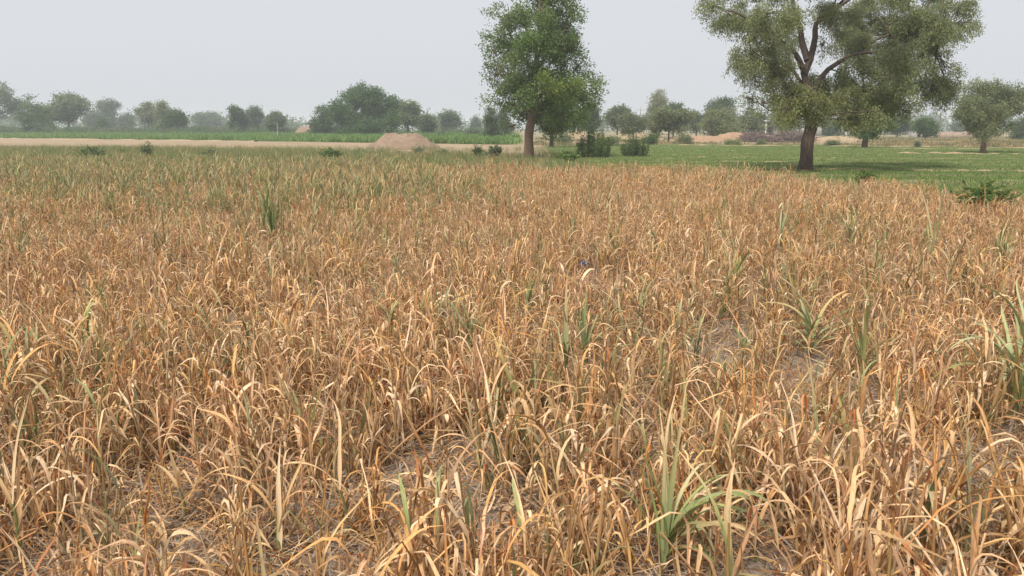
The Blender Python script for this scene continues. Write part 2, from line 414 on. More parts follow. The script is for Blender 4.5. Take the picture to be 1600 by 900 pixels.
def crop_plant(seed, mode='dry', detail=1, size=1.0, wide=1.0):
    """parts of one plant: [(name, MB)]. modes: dry, mixed (green at the foot), green, short"""
    r = np.random.default_rng(seed); parts = []
    across = 3 if detail else 2; n = 8 if detail else 5
    tillers = {'dry': r.integers(1, 4), 'mixed': r.integers(1, 3), 'green': r.integers(2, 4), 'short': r.integers(2, 5)}[mode]
    for t in range(tillers):
        H = size * r.uniform(0.26, 0.46) * (0.55 if mode == 'short' else 1) * (1.15 if mode == 'green' else 1)
        off = np.array((r.normal(0, 0.018), r.normal(0, 0.018), 0)) * (1 if t else 0)
        az = r.uniform(0, 6.283); lean = abs(r.normal(0, 0.17))
        if mode in ('dry', 'short') and r.random() < 0.16: lean = r.uniform(0.6, 1.2)
        pth = stalk_path(r, H, min(lean, 1.3), az) + off
        foot = pick(STRAW, r) * 0.85 if mode in ('dry', 'short') else pick(GREEN if mode == 'green' else GREYGREEN, r)
        if mode == 'dry' and r.random() < 0.35: foot = pick(GREYGREEN, r)
        top = pick(STRAW, r) if mode != 'green' else pick(GREEN, r)
        sv = np.linspace(0, 1, len(pth))[:, None]
        mb = MB(); tube(mb, pth, np.linspace(0.0074, 0.0024, len(pth)) * (1.25 if mode == 'green' else 1), 5 if detail else 3, foot * (1 - sv) + top * sv, cap=False)
        parts.append(('stalk', mb))
        nl = {'dry': r.integers(4, 7), 'mixed': r.integers(4, 6), 'green': r.integers(5, 8), 'short': r.integers(3, 5)}[mode]
        la = r.uniform(0, 6.283)
        for q in range(nl):
            hs_ = 0.12 + 0.88 * (q + r.random() * 0.5) / nl
            k_ = hs_ * (len(pth) - 1); i0 = min(int(k_), len(pth) - 2)
            b = pth[i0] + (pth[i0 + 1] - pth[i0]) * (k_ - i0)
            la += math.pi + r.normal(0, 0.5)
            L = size * r.uniform(0.12, 0.31) * (0.75 if mode == 'short' else 1); w = r.uniform(0.005, 0.0125) * size * wide; L *= wide ** 0.5
            kind = r.random(); kink = None; curl = 0.0; th0 = r.uniform(0.15, 0.5); bend = r.uniform(1.2, 2.5)
            fold = r.uniform(0.3, 1.1); twist = r.normal(0, 0.9)
            if mode == 'green' or (mode == 'mixed' and r.random() < 0.22):
                c0 = pick(GREEN, r) * r.uniform(0.85, 1.15); c1 = c0 if r.random() < 0.6 else pick(STRAW, r)
                th0 = r.uniform(0.08, 0.4); bend = r.uniform(0.3, 1.8); L *= 1.25; w *= 1.35; fold = 0.35; twist *= 0.4
            else:
                c0 = pick(STRAW, r) * r.uniform(0.8, 1.1); c1 = c0 * r.uniform(0.85, 1.1)
                if mode == 'mixed' and r.random() < 0.5: c0 = pick(GREYGREEN, r)
                if r.random() < 0.14: c1 = pick(RUST, r)
                if r.random() < 0.02: c0 = pick(RUST, r)
                if kind < 0.34: kink = (r.uniform(0.2, 0.6), r.uniform(1.2, 2.4)); bend = r.uniform(0.1, 0.6)
                elif kind < 0.54: th0 = r.uniform(2.1, 3.0); bend = r.uniform(0, 0.4)
                elif kind < 0.68: bend = r.uniform(0.0, 0.6); th0 = r.uniform(0.05, 0.35)
                elif kind < 0.80: curl = r.uniform(1.0, 2.6)
                if r.random() < 0.09: w *= 1.6; fold = 0.2; c0 = pick(STRAW[[2, 5]], r); c1 = c0
            mb = MB()
            blade(mb, r, b, la, th0, L, w, bend, kink, n, twist, fold, curl, c0, c1, across)
            parts.append(('leaf', mb))
    return parts

def joined(parts):
    o = MB()
    for _, mb in parts:
        for v, f, c, u in zip(mb.v, mb.f, mb.c, mb.uv):
            o.v.append(v); o.f.append(np.where(f < 0, -1, f + o.n)); o.c.append(c); o.uv.append(u)
        o.n += mb.n
    return o

# ------------------------------------------------------------------ scattering (stuff only)
def scatter(name, protos, P, rot, scl, idx, material_kind='stuff'):
    """ONE object: points with rotation, scale and kind, each drawn as one of PROTOS"""
    me = bpy.data.meshes.new(name)
    me.vertices.add(len(P)); me.vertices.foreach_set('co', np.asarray(P, np.float32).ravel())
    a = me.attributes.new('turn', 'FLOAT_VECTOR', 'POINT'); a.data.foreach_set('vector', np.asarray(rot, np.float32).ravel())
    a = me.attributes.new('size', 'FLOAT_VECTOR', 'POINT')
    scl = np.asarray(scl, np.float32)
    if scl.ndim == 1: scl = np.stack([scl] * 3, -1)
    a.data.foreach_set('vector', scl.ravel())
    a = me.attributes.new('which', 'INT', 'POINT'); a.data.foreach_set('value', np.asarray(idx, np.int32))
    o = link(name, me); tag(o, kind='stuff')
    ng = bpy.data.node_groups.new(name + '_scatter', 'GeometryNodeTree')
    ng.interface.new_socket('Geometry', in_out='INPUT', socket_type='NodeSocketGeometry')
    ng.interface.new_socket('Geometry', in_out='OUTPUT', socket_type='NodeSocketGeometry')
    gi = ng.nodes.new('NodeGroupInput'); go = ng.nodes.new('NodeGroupOutput')
    m2p = ng.nodes.new('GeometryNodeMeshToPoints'); iop = ng.nodes.new('GeometryNodeInstanceOnPoints')
    jn = ng.nodes.new('GeometryNodeJoinGeometry')
    for me2 in reversed(protos):        # join puts the last link first
        src = bpy.data.objects.new(me2.name, me2)
        oi = ng.nodes.new('GeometryNodeObjectInfo'); oi.inputs['Object'].default_value = src; oi.inputs['As Instance'].default_value = False
        g2i = ng.nodes.new('GeometryNodeGeometryToInstance')
        ng.links.new(oi.outputs['Geometry'], g2i.inputs[0]); ng.links.new(g2i.outputs[0], jn.inputs[0])
    def attr(nm, typ):
        x = ng.nodes.new('GeometryNodeInputNamedAttribute'); x.data_type = typ; x.inputs['Name'].default_value = nm
        return x.outputs['Attribute']
    e2r = ng.nodes.new('FunctionNodeEulerToRotation')
    ng.links.new(gi.outputs[0], m2p.inputs['Mesh']); ng.links.new(m2p.outputs[0], iop.inputs['Points'])
    ng.links.new(jn.outputs[0], iop.inputs['Instance']); iop.inputs['Pick Instance'].default_value = True
    ng.links.new(attr('which', 'INT'), iop.inputs['Instance Index'])
    ng.links.new(attr('turn', 'FLOAT_VECTOR'), e2r.inputs[0]); ng.links.new(e2r.outputs[0], iop.inputs['Rotation'])
    ng.links.new(attr('size', 'FLOAT_VECTOR'), iop.inputs['Scale'])
    ng.links.new(iop.outputs[0], go.inputs[0])
    md = o.modifiers.new('scatter', 'NODES'); md.node_group = ng
    return o

# ------------------------------------------------------------------ the dry crop
R0 = np.random.default_rng(11)
N_DRY, N_MIX, N_SHORT, N_GREEN = 26, 10, 8, 5
MODES = ['dry'] * N_DRY + ['mixed'] * N_MIX + ['short'] * N_SHORT + ['green'] * N_GREEN
def mat_for(mode): return M['green_blade'] if mode == 'green' else M['blade']
far_protos = [joined(crop_plant(100 + i, m, 0)).mesh('crop_plant_mesh', mat_for(m)) for i, m in enumerate(MODES)]
far_protos += [joined(crop_plant(100 + i, m, 1, wide=1.15)).mesh('crop_plant_mesh', mat_for(m), True) for i, m in enumerate(MODES)]

DISTINCT = [(428, 385), (1265, 565), (1585, 675), (1035, 905), (912, 585), (826, 515), (486, 490), (1128, 385), (1215, 400), (1452, 425), (1555, 425), (1345, 610), (35, 420), (347, 985), (292, 830), (440, 885), (545, 850), (1180, 880), (1530, 860), (40, 880)]
DENS = 112
def field_points():
    out = []
    Y0, Y1 = 1.25, 44.0
    ys = np.arange(Y0, Y1, 1.0)
    for y in ys:
        w = 2.6 + y * 0.78
        dens = DENS * (2.1 if y < 4.5 else 1.2)
        n = int(2 * w * dens)
        out.append(np.column_stack([R0.uniform(-w, w, n), R0.uniform(y, y + 1, n), np.zeros(n)]))
    P = np.concatenate(out)
    keep = P[:, 1] < edge_dist(P[:, 0], P[:, 1]) + (vnoise(P[:, 0] * 1.1, P[:, 1] * 0 + 3, 8) - 0.5) * 1.6
    P = P[keep]
    dn = 0.6 * vnoise(P[:, 0] * 1.7, P[:, 1] * 1.7, 21) + 0.4 * vnoise(P[:, 0] * 4.5, P[:, 1] * 4.5, 22)
    keep = (R0.random(len(P)) < 0.25 + 1.35 * dn) & (bareness(P) < R0.uniform(-0.15, 0.35, len(P)))
    # sparse on the weedy far left
    px, py = to_px(P)
    sparse = np.clip((900 - px) / 500, 0, 1) * np.clip((P[:, 1] - 13) / 14, 0, 1)
    keep &= R0.random(len(P)) > 0.55 * sparse
    for a, b in DISTINCT:
        wd_ = 1.45 if a in (1265, 1585, 428, 1035) else 1.0
        c = gr(a, b); dx = (P[:, 0] - c[0] * P[:, 1] / c[1]) / (0.13 * wd_); dy = (P[:, 1] - (c[1] - 0.28 * wd_)) / (0.42 * wd_ if b < 950 else 0.3)
        keep &= (dx * dx + dy * dy) > R0.uniform(0.5, 1.4, len(P))
    return P[keep]
P = field_points()
px, py = to_px(P)
gn = vnoise(P[:, 0] * 0.9, P[:, 1] * 0.9, 31) * 0.6 + vnoise(P[:, 0] * 2.7, P[:, 1] * 2.7, 32) * 0.4
leftfar = np.clip((800 - px) / 600, 0, 1) * np.clip((380 - py) / 110, 0, 1)
pg = np.clip((gn - 0.47) * 2.0, 0, 0.5) + 0.05 * np.clip((P[:, 1] - 5) / 8, 0, 1) + 0.28 * leftfar
u = R0.random(len(P))
which = R0.integers(0, N_DRY, len(P))
sh = R0.random(len(P)) < 0.34
which[sh] = N_DRY + N_MIX + R0.integers(0, N_SHORT, sh.sum())
mx = u < pg * np.interp(P[:, 1], [3, 10], [0.7, 1.0]) + 0.06
which[mx] = N_DRY + R0.integers(0, N_MIX, mx.sum())
gg = u < pg * 0.05 + 0.16 * np.exp(-((px - 590) / 230) ** 2) * ((py > 268) & (py < 360)) * (vnoise(P[:, 0] * 1.3, P[:, 1] * 1.3, 55) > 0.5) + 0.22 * leftfar * (P[:, 1] > 12)
which[gg] = N_DRY + N_MIX + N_SHORT + R0.integers(0, N_GREEN, gg.sum())
size = R0.uniform(0.80, 1.2, len(P)) * np.interp(P[:, 1], [3, 12], [1.0, 0.92]) * (0.80 + 0.45 * vnoise(P[:, 0] * 0.8, P[:, 1] * 0.8, 41))
spin = R0.uniform(0, 6.283, len(P))
tilt = R0.normal(0, 0.09, (len(P), 2))

# the 300 nearest plants in view are things of their own
dist = np.hypot(P[:, 0], P[:, 1])
inview = (px > -30) & (px < 1630) & (which < N_DRY + N_MIX + N_SHORT)
order = np.argsort(np.where(inview, dist, 1e9))[:288]
near = np.zeros(len(P), bool); near[order] = True
near_templates = {}
def template(w):
    if w not in near_templates:
        parts = crop_plant(100 + int(w), MODES[w], 1, wide=1.25)
        near_templates[w] = [(nm, mb.mesh('crop_' + nm, mat_for(MODES[w]), nm == 'leaf')) for nm, mb in parts]
    return near_templates[w]
NEAR_GROUP = {'dry': 'dry crop plants in the foreground', 'mixed': 'half green crop plants in the foreground', 'short': 'short withered plants in the foreground'}
LOOK = {'dry': 'dried tan plant', 'mixed': 'half green plant', 'short': 'short withered plant'}
LANDMARKS = [(1265, 565, 'the broad leaved green plant'), (1585, 675, 'the pale green plant at the edge'), (1035, 905, 'the dark green bent leaf plant'), (912, 585, 'the blue green upright clump'),
             (1345, 610, 'the bushy olive clump'), (1505, 885, 'the grey green stems'), (347, 985, 'the upright cream leaf at the bottom'), (292, 830, 'the wide cream leaf pointing up'),
             (440, 885, 'the cream stalk with straight leaves'), (545, 850, 'the long hooked leaf'), (1180, 880, 'the straight rising pale leaf'), (1530, 860, 'the rust tipped stem'),
             (40, 880, 'the stiff leaved corner plant'), (960, 1010, 'the straw tangle at bottom centre'), (1330, 1010, 'the straw tangle at bottom right'), (180, 1010, 'the straw tangle at bottom left'), (640, 1010, 'the straw tangle left of bottom centre'), (700, 780, 'the big trampled patch'), (1480, 770, 'the bare straw strewn patch'), (810, 800, 'the slanted pale green leaf'), (1270, 765, 'the pair of pale straws')]
ORD = 'closest|second closest|third closest|fourth closest|fifth closest|sixth closest|seventh closest|eighth closest|ninth closest|tenth closest|eleventh closest|twelfth closest|thirteenth closest|fourteenth closest|fifteenth closest|sixteenth closest|seventeenth closest|eighteenth closest|nineteenth closest|twentieth closest|twenty-first closest|twenty-second closest|twenty-third closest|twenty-fourth closest|twenty-fifth closest|twenty-sixth closest|twenty-seventh closest|twenty-eighth closest'.split('|')
LM = np.array([gr(a, b)[:2] for a, b, _ in LANDMARKS]); counts = {}
def near_label(p, mode):
    """asked in order of distance from the landmark, so that the ordinal is true"""
    d = np.hypot(*(LM - p[:2]).T); q = int(d.argmin()); v = p[:2] - LM[q]
    o8 = int(round(math.degrees(math.atan2(v[1], v[0])) / 45)) % 8
    side = ['right of', 'behind and right of', 'behind', 'behind and left of', 'left of', 'before and left of', 'in front of', 'before and right of'][o8]
    return q, side, d[q]
todo = sorted((near_label(P[i], MODES[which[i]]) + (int(i),) for i in order), key=lambda a: a[2])
for q, side, _, i in todo:
    w = int(which[i]); mode = MODES[w]
    kq = (q, side, mode); n_ = counts.get(kq, 0); counts[kq] = n_ + 1
    t = empty('crop_plant', P[i], spin[i])
    t.rotation_euler = (tilt[i, 0], tilt[i, 1], spin[i]); t.scale = (size[i],) * 3
    tag(t, f"{LOOK[mode]} {ORD[min(n_, 27)]} {side} {LANDMARKS[q][2]}", 'crop plant', NEAR_GROUP[mode])
    for nm, me in template(w): link(nm, me, t)

F = ~near
scatter('dry_crop', far_protos, P[F], np.column_stack([tilt[F], spin[F]]), size[F], which[F] + np.where(P[F][:, 1] < R0.uniform(4.0, 8.0, F.sum()), len(MODES), 0))

# fallen straw and dead leaf scraps between the plants
def litter_mesh(seed, n=26, spread=0.13, old=False):
    r = np.random.default_rng(seed); mb = MB()
    for q in range(n):
        b = (r.normal(0, spread), r.normal(0, spread), r.uniform(0.006, 0.05))
        c = pick(STRAW, r) * (r.uniform(0.5, 0.9) if old or r.random() < 0.6 else 1.0)
        if r.random() < 0.35: c = np.array((0.36, 0.30, 0.24)) * r.uniform(0.6, 1.2)
        blade(mb, r, b, r.uniform(0, 6.28), r.uniform(1.1, 1.75), r.uniform(0.05, 0.24), r.uniform(0.002, 0.009), r.normal(0, 0.35), None, 4, r.normal(0, 1), 0.5, 0, c, c * 0.9, 2)
    return mb.mesh('straw_mesh', M['blade'])
lit = [litter_mesh(500 + i) for i in range(8)]
def tangle_mesh(seed):
    """knee of broken, curled leaves still hanging between the stems"""
    r = np.random.default_rng(seed); mb = MB()
    for q in range(22):
        b = (r.normal(0, 0.09), r.normal(0, 0.09), r.uniform(0.02, 0.20))
        c = pick(STRAW, r) * r.uniform(0.38, 0.85)  # straw browned and darkened: the shade between the stalks is put into the colour
        if r.random() < 0.12: c = pick(RUST, r)
        blade(mb, r, b, r.uniform(0, 6.28), r.uniform(0.5, 2.0), r.uniform(0.07, 0.22), r.uniform(0.004, 0.010), r.normal(0.3, 0.9), None, 4, r.normal(0, 1.5), 0.5, 0, c, c * 0.9, 2)
    return mb.mesh('straw_mesh', M['blade'])
lit += [tangle_mesh(520 + i) for i in range(8)]
def straw(n, near, far, lo, hi, z, keep_bare):
    yy = near + far * R0.random(n) ** 0.85
    LP = np.column_stack([R0.uniform(-1, 1, n) * (2.2 + yy * 0.78), yy, np.full(n, z)])
    LP = LP[LP[:, 1] < edge_dist(LP[:, 0], LP[:, 1])]
    LP = LP[(bareness(LP) < 0.0) | (R0.random(len(LP)) < keep_bare)]
    return LP, R0.integers(lo, hi, len(LP))
LP1, w1 = straw(26000, 1.0, 17, 0, 8, 0.018, 0.45)
LP2, w2 = straw(26000, 1.2, 20, 8, 16, 0.0, 0.05)
LP = np.vstack([LP1, LP2]); n = len(LP)
scatter('fallen_straw', lit, LP, np.column_stack([np.zeros((n, 2)), R0.uniform(0, 6.28, n)]), R0.uniform(0.8, 1.4, n), np.concatenate([w1, w2]))

# ------------------------------------------------------------------ distinct plants in the crop
def single(seed, px_, py_, label, mode='green', size_=1.2, name='green_crop_plant', cat='crop plant', grp=None, rz=0.0):
    base = gr(px_, py_)
    t = empty(name, base, rz); t.scale = (size_,) * 3
    tag(t, label, cat, grp)
    for nm, mb in crop_plant(seed, mode, 1): link(nm, mb.mesh('green_' + nm, M['green_blade'], nm == 'leaf'), t)
    return t
def blades_plant(seed, px_, py_, label, specs, name='green_crop_plant', stalk=0.25, grp=None, feet=0.0):
    """a plant whose blades are given: (azimuth deg (0 = right, 90 = away), start tilt deg, length, width, bend deg, colour)"""
    r = np.random.default_rng(seed); base = gr(px_, py_)
    t = empty(name, base); tag(t, label, 'crop plant', grp)
    mb = MB(); sp = stalk_path(r, stalk, 0.1, r.uniform(0, 6), 5)
    tube(mb, sp, np.linspace(0.009, 0.004, 5), 6, GREEN[1]); link('stalk', mb.mesh('stalk', M['green_blade'], True), t)
    if px_ in (1265, 1035):             # a second, narrower set of blades between the main ones
        specs = [(a, b, l * (1.3 if px_ == 1035 else 1.0), w_ * (0.8 if px_ == 1035 else 0.62), d + 5, c) for a, b, l, w_, d, c in specs]
        specs += [(a + r.uniform(-35, 35), b * r.uniform(0.5, 1.3), l * r.uniform(0.6, 1.0), w_ * r.uniform(0.6, 0.9), d + r.uniform(-25, 45), c) for a, b, l, w_, d, c in specs]
    for q, (az, th, L, w, bend, c) in enumerate(specs):
        b = sp[min(4, 1 + q % 4)] + np.array((r.normal(0, feet), r.normal(0, feet), 0)) if feet else sp[min(4, 1 + q % 4)]
        m2 = MB(); tipc = np.asarray(c) * r.uniform(0.85, 1.2) if r.random() < 0.55 else pick(STRAW, r)
        blade(m2, r, b, R(az), R(th), L, w * 0.88, R(bend), None, 12, r.normal(0, 0.6), 0.5, 0, c, tipc, 3)
        link('leaf', m2.mesh('leaf', M['green_blade'], True), t)
    return t
G1, G2, G3, G4 = (0.19, 0.245, 0.09), (0.25, 0.30, 0.125), (0.33, 0.37, 0.19), (0.14, 0.19, 0.07)
PALE, TAN = (0.76, 0.60, 0.36), (0.66, 0.45, 0.22)
def clump(seed, n, L, w, spread=25, bend=(10, 70), cols=(G1, G2)):
    r = np.random.default_rng(seed)
    return [(r.uniform(0, 360), r.uniform(3, spread), 1.22 * L * r.uniform(0.65, 1.1), 0.95 * w * r.uniform(0.6, 1.2), r.uniform(*bend), cols[r.integers(len(cols))]) for _ in range(n)]
GG = 'green plants among the dried crop'
blades_plant(1, 428, 385, 'tall upright green clump among tan plants, left of centre in the middle distance', clump(1, 54, 0.58, 0.024, 14, (5, 60), (G4, G1, G1, G2)), stalk=0.35, grp=GG, feet=0.07)
blades_plant(2, 1265, 565, 'fresh green plant with broad leaves arching both ways over a dark hollow', [
    (170, 45, 0.46, 0.051, 55, G2), (10, 40, 0.55, 0.046, 75, G3), (20, 60, 0.50, 0.043, 60, G2), (200, 60, 0.42, 0.058, 60, G3), (100, 15, 0.50, 0.065, 50, G2),
    (0, 25, 0.57, 0.041, 90, G1), (350, 50, 0.55, 0.043, 70, G3), (150, 15, 0.44, 0.058, 40, G2), (250, 35, 0.39, 0.055, 80, G1), (30, 15, 0.55, 0.043, 70, G2), (175, 20, 0.50, 0.043, 95, G3)], stalk=0.22, grp=GG)
blades_plant(3, 1585, 675, 'large pale green plant with many hanging leaves at the edge beside a tan clump', clump(3, 40, 0.55, 0.03, 30, (30, 130), (G2, G3, G3)), stalk=0.3, grp=GG, feet=0.06)
blades_plant(4, 1035, 905, 'dark green plant with one long leaf bent over, lowest green clump near the camera', [
    (20, 10, 0.50, 0.030, 120, G3), (5, 14, 0.44, 0.03, 130, G2), (170, 8, 0.38, 0.026, 25, G1), (60, 5, 0.46, 0.028, 20, G1), (90, 6, 0.52, 0.022, 15, G1), (330, 25, 0.36, 0.034, 90, (0.3, 0.3, 0.1)),
    (340, 20, 0.42, 0.03, 140, G4), (300, 35, 0.3, 0.03, 80, G4), (120, 10, 0.36, 0.024, 30, G1), (10, 30, 0.4, 0.02, 80, G2)], stalk=0.16, grp=GG)
blades_plant(5, 912, 585, 'upright blue green clump with two leaves leaning right, near the middle', clump(5, 10, 0.36, 0.026, 12, (5, 30)) + [(10, 25, 0.42, 0.02, 70, G3), (0, 35, 0.4, 0.018, 60, G1)], stalk=0.15, grp=GG)
blades_plant(6, 826, 515, 'slim dark green clump of erect leaves in the middle of the field', clump(6, 9, 0.34, 0.024, 12, (5, 50)), stalk=0.14, grp=GG)
blades_plant(7, 486, 490, 'single narrow bright green spike among tan leaves left of centre', clump(7, 4, 0.32, 0.026, 7, (2, 15)), stalk=0.1, grp=GG)
blades_plant(8, 1128, 385, 'small green clump right of centre, behind a dense tan stretch', clump(8, 10, 0.42, 0.026, 20, (5, 50)), stalk=0.16, grp=GG)
blades_plant(9, 1215, 400, 'grey green plant with a broad flag leaf pointing up and right', clump(9, 9, 0.46, 0.03, 20, (15, 60), (G3, G2)) + [(15, 30, 0.5, 0.035, 50, G3), (5, 40, 0.45, 0.03, 40, G3)], stalk=0.2, grp=GG)
blades_plant(10, 1452, 425, 'tall thin green blades rising above the tan crop on the right', clump(10, 7, 0.62, 0.024, 12, (3, 25), (G2, G3)), stalk=0.25, grp=GG)
blades_plant(11, 1555, 425, 'dark green leaf sticking out sideways near the right border of the field', clump(11, 6, 0.42, 0.022, 20, (5, 40)) + [(10, 55, 0.5, 0.03, 10, G4), (20, 60, 0.4, 0.03, 30, G4)], stalk=0.22, grp=GG)
blades_plant(12, 1345, 610, 'bushy olive green clump just right of the broad leaved green plant', clump(12, 16, 0.42, 0.024, 22, (15, 80), (G2, (0.24, 0.26, 0.1))), stalk=0.2, grp=GG)
blades_plant(13, 35, 420, 'green clump near the left border, halfway up the field', clump(13, 9, 0.45, 0.024, 18, (10, 70), (G1, G2)), stalk=0.18, grp=GG)
blades_plant(14, 735, 322, 'distant green clump of thin blades in front of the tree line path', clump(14, 12, 0.5, 0.03, 14, (5, 30)), stalk=0.2, grp=GG)
blades_plant(15, 1505, 885, 'greyish green stems at the lower right, beside flattened straw', clump(15, 9, 0.40, 0.018, 14, (5, 40), ((0.26, 0.28, 0.14), G3)), stalk=0.2, grp=GG)
blades_plant(16, 92, 330, 'spiky plant with yellow and orange blades at the far left of the field', clump(16, 11, 0.55, 0.026, 35, (5, 40), ((0.5, 0.26, 0.06), (0.36, 0.28, 0.08), G2)), stalk=0.12)
# pale showy dry leaves close to the camera
TT = 'tall tan plant '
blades_plant(20, 347, 985, 'tan plant with a broad flat cream leaf standing upright at the bottom edge', [(200, 4, 0.34, 0.030, 8, PALE), (0, 30, 0.3, 0.02, 110, TAN), (150, 25, 0.3, 0.018, 120, TAN)], 'crop_plant', 0.14)
blades_plant(21, 292, 830, 'tan plant with one wide cream leaf pointing straight up, left of centre', [(180, 4, 0.36, 0.028, 10, PALE), (10, 20, 0.35, 0.018, 110, TAN), (170, 20, 0.33, 0.018, 130, TAN), (300, 25, 0.3, 0.016, 120, TAN)], 'crop_plant', 0.20)
blades_plant(22, 440, 885, 'pale cream stalk with straight upright leaves, lower left of the field', [(90, 3, 0.42, 0.024, 6, PALE), (10, 12, 0.36, 0.018, 30, TAN), (175, 18, 0.34, 0.016, 90, TAN)], 'crop_plant', 0.22)
blades_plant(23, 545, 850, 'tan plant with a long leaf arching right like a hook beside a bare patch', [(5, 22, 0.62, 0.024, 125, PALE), (350, 15, 0.4, 0.02, 150, TAN), (180, 18, 0.38, 0.018, 120, TAN), (90, 10, 0.36, 0.018, 40, TAN)], 'crop_plant', 0.24)
blades_plant(24, 1180, 880, 'tan plant with a leaf rising straight between leaning straws, lower right', [(160, 12, 0.46, 0.022, 20, PALE), (10, 15, 0.42, 0.02, 80, TAN), (190, 25, 0.35, 0.02, 110, TAN)], 'crop_plant', 0.22)
blades_plant(25, 1530, 860, 'rust tipped tan stem standing upright near the lower right corner', [(0, 3, 0.30, 0.020, 5, (0.60, 0.33, 0.15)), (20, 12, 0.3, 0.016, 30, TAN), (180, 30, 0.36, 0.018, 100, TAN)], 'crop_plant', 0.26)
blades_plant(26, 40, 880, 'tan plant with stiff upright leaves in the lower left corner', [(90, 4, 0.4, 0.02, 10, TAN), (10, 15, 0.36, 0.02, 100, PALE), (170, 12, 0.36, 0.018, 60, TAN), (60, 8, 0.42, 0.018, 20, PALE)], 'crop_plant', 0.24)
# flattened pale straws lying over the trampled patch
def lying(px0, py0, px1, py1, h0, h1, w, c, label, seed):
    a = gr(px0, py0) + np.array((0, 0, h0)); b = gr(px1, py1) + np.array((0, 0, h1))
    d = b - a; L = np.linalg.norm(d); r = np.random.default_rng(seed)
    mb = MB(); blade(mb, r, a * 0, math.atan2(d[1], d[0]), math.acos(max(-1, min(1, d[2] / L))), L, w, 0.1, None, 12, 0.5, 0.6, 0, c, c, 3)
    o = link('fallen_leaf', mb.mesh('fallen_leaf', M['blade'], True), None, a); tag(o, label, 'fallen leaf', 'broken leaves lying in the trampled patch')
lying(770, 850, 850, 745, 0.02, 0.10, 0.022, (0.74, 0.66, 0.40), 'pale green cream leaf lying slanted across the trampled patch at the bottom centre', 31)
lying(640, 810, 745, 900, 0.12, 0.03, 0.018, TAN, 'long tan straw leaning down to the right across the trampled patch', 32)
lying(800, 905, 1010, 845, 0.05, 0.14, 0.022, TAN, 'long tan leaf lying almost level toward the dark green plant', 33)
lying(835, 930, 960, 800, 0.04, 0.16, 0.02, PALE, 'straight tan straw leaning up to the right below the dark green plant', 34)
lying(1230, 790, 1310, 735, 0.06, 0.14, 0.02, PALE, 'pair of pale straws lying near the right side trampled ground', 35)
lying(690, 760, 610, 760, 0.03, 0.05, 0.016, TAN, 'thin curved straw lying flat on the bare soil left of centre', 36)

# blue plastic scrap caught between the plants
mb = MB(); r = np.random.default_rng(5)
n = 7; gxy = np.array([(i, j) for j in range(n) for i in range(n)], float) / (n - 1) - 0.5
v = np.column_stack([gxy[:, 0] * 0.08, r.normal(0, 0.012, n * n), 0.05 + gxy[:, 1] * 0.06 + r.normal(0, 0.008, n * n)])
mb.add(v, [[j * n + i, j * n + i + 1, (j + 1) * n + i + 1, (j + 1) * n + i] for j in range(n - 1) for i in range(n - 1)])
o = link('plastic_scrap', mb.mesh('plastic_scrap', M['plastic'], True), None, at(913, 418, 8.3) * np.array((1, 1, 0)) + np.array((0, 0, 0.12)))
tag(o, 'small crumpled blue and white plastic scrap caught between dry plants near the middle', 'litter')

# ------------------------------------------------------------------ trees
def leaves(mb, P, D, L, Wd, C, r):
    """one small bent leaf face per point"""
    n = len(P); D = unit(D)
    q = unit(np.cross(D, unit(r.normal(size=(n, 3)))))
    L = L * r.uniform(0.6, 1.3, (n, 1)); Wd = Wd * r.uniform(0.7, 1.25, (n, 1))
    v = np.stack([P, P + D * L * 0.45 + q * Wd * 0.5, P + D * L, P + D * L * 0.45 - q * Wd * 0.5], 1).reshape(-1, 3)
    f = (np.arange(n)[:, None] * 4 + np.arange(4)[None])
    mb.add(v, f, np.repeat(C, 4, axis=0))

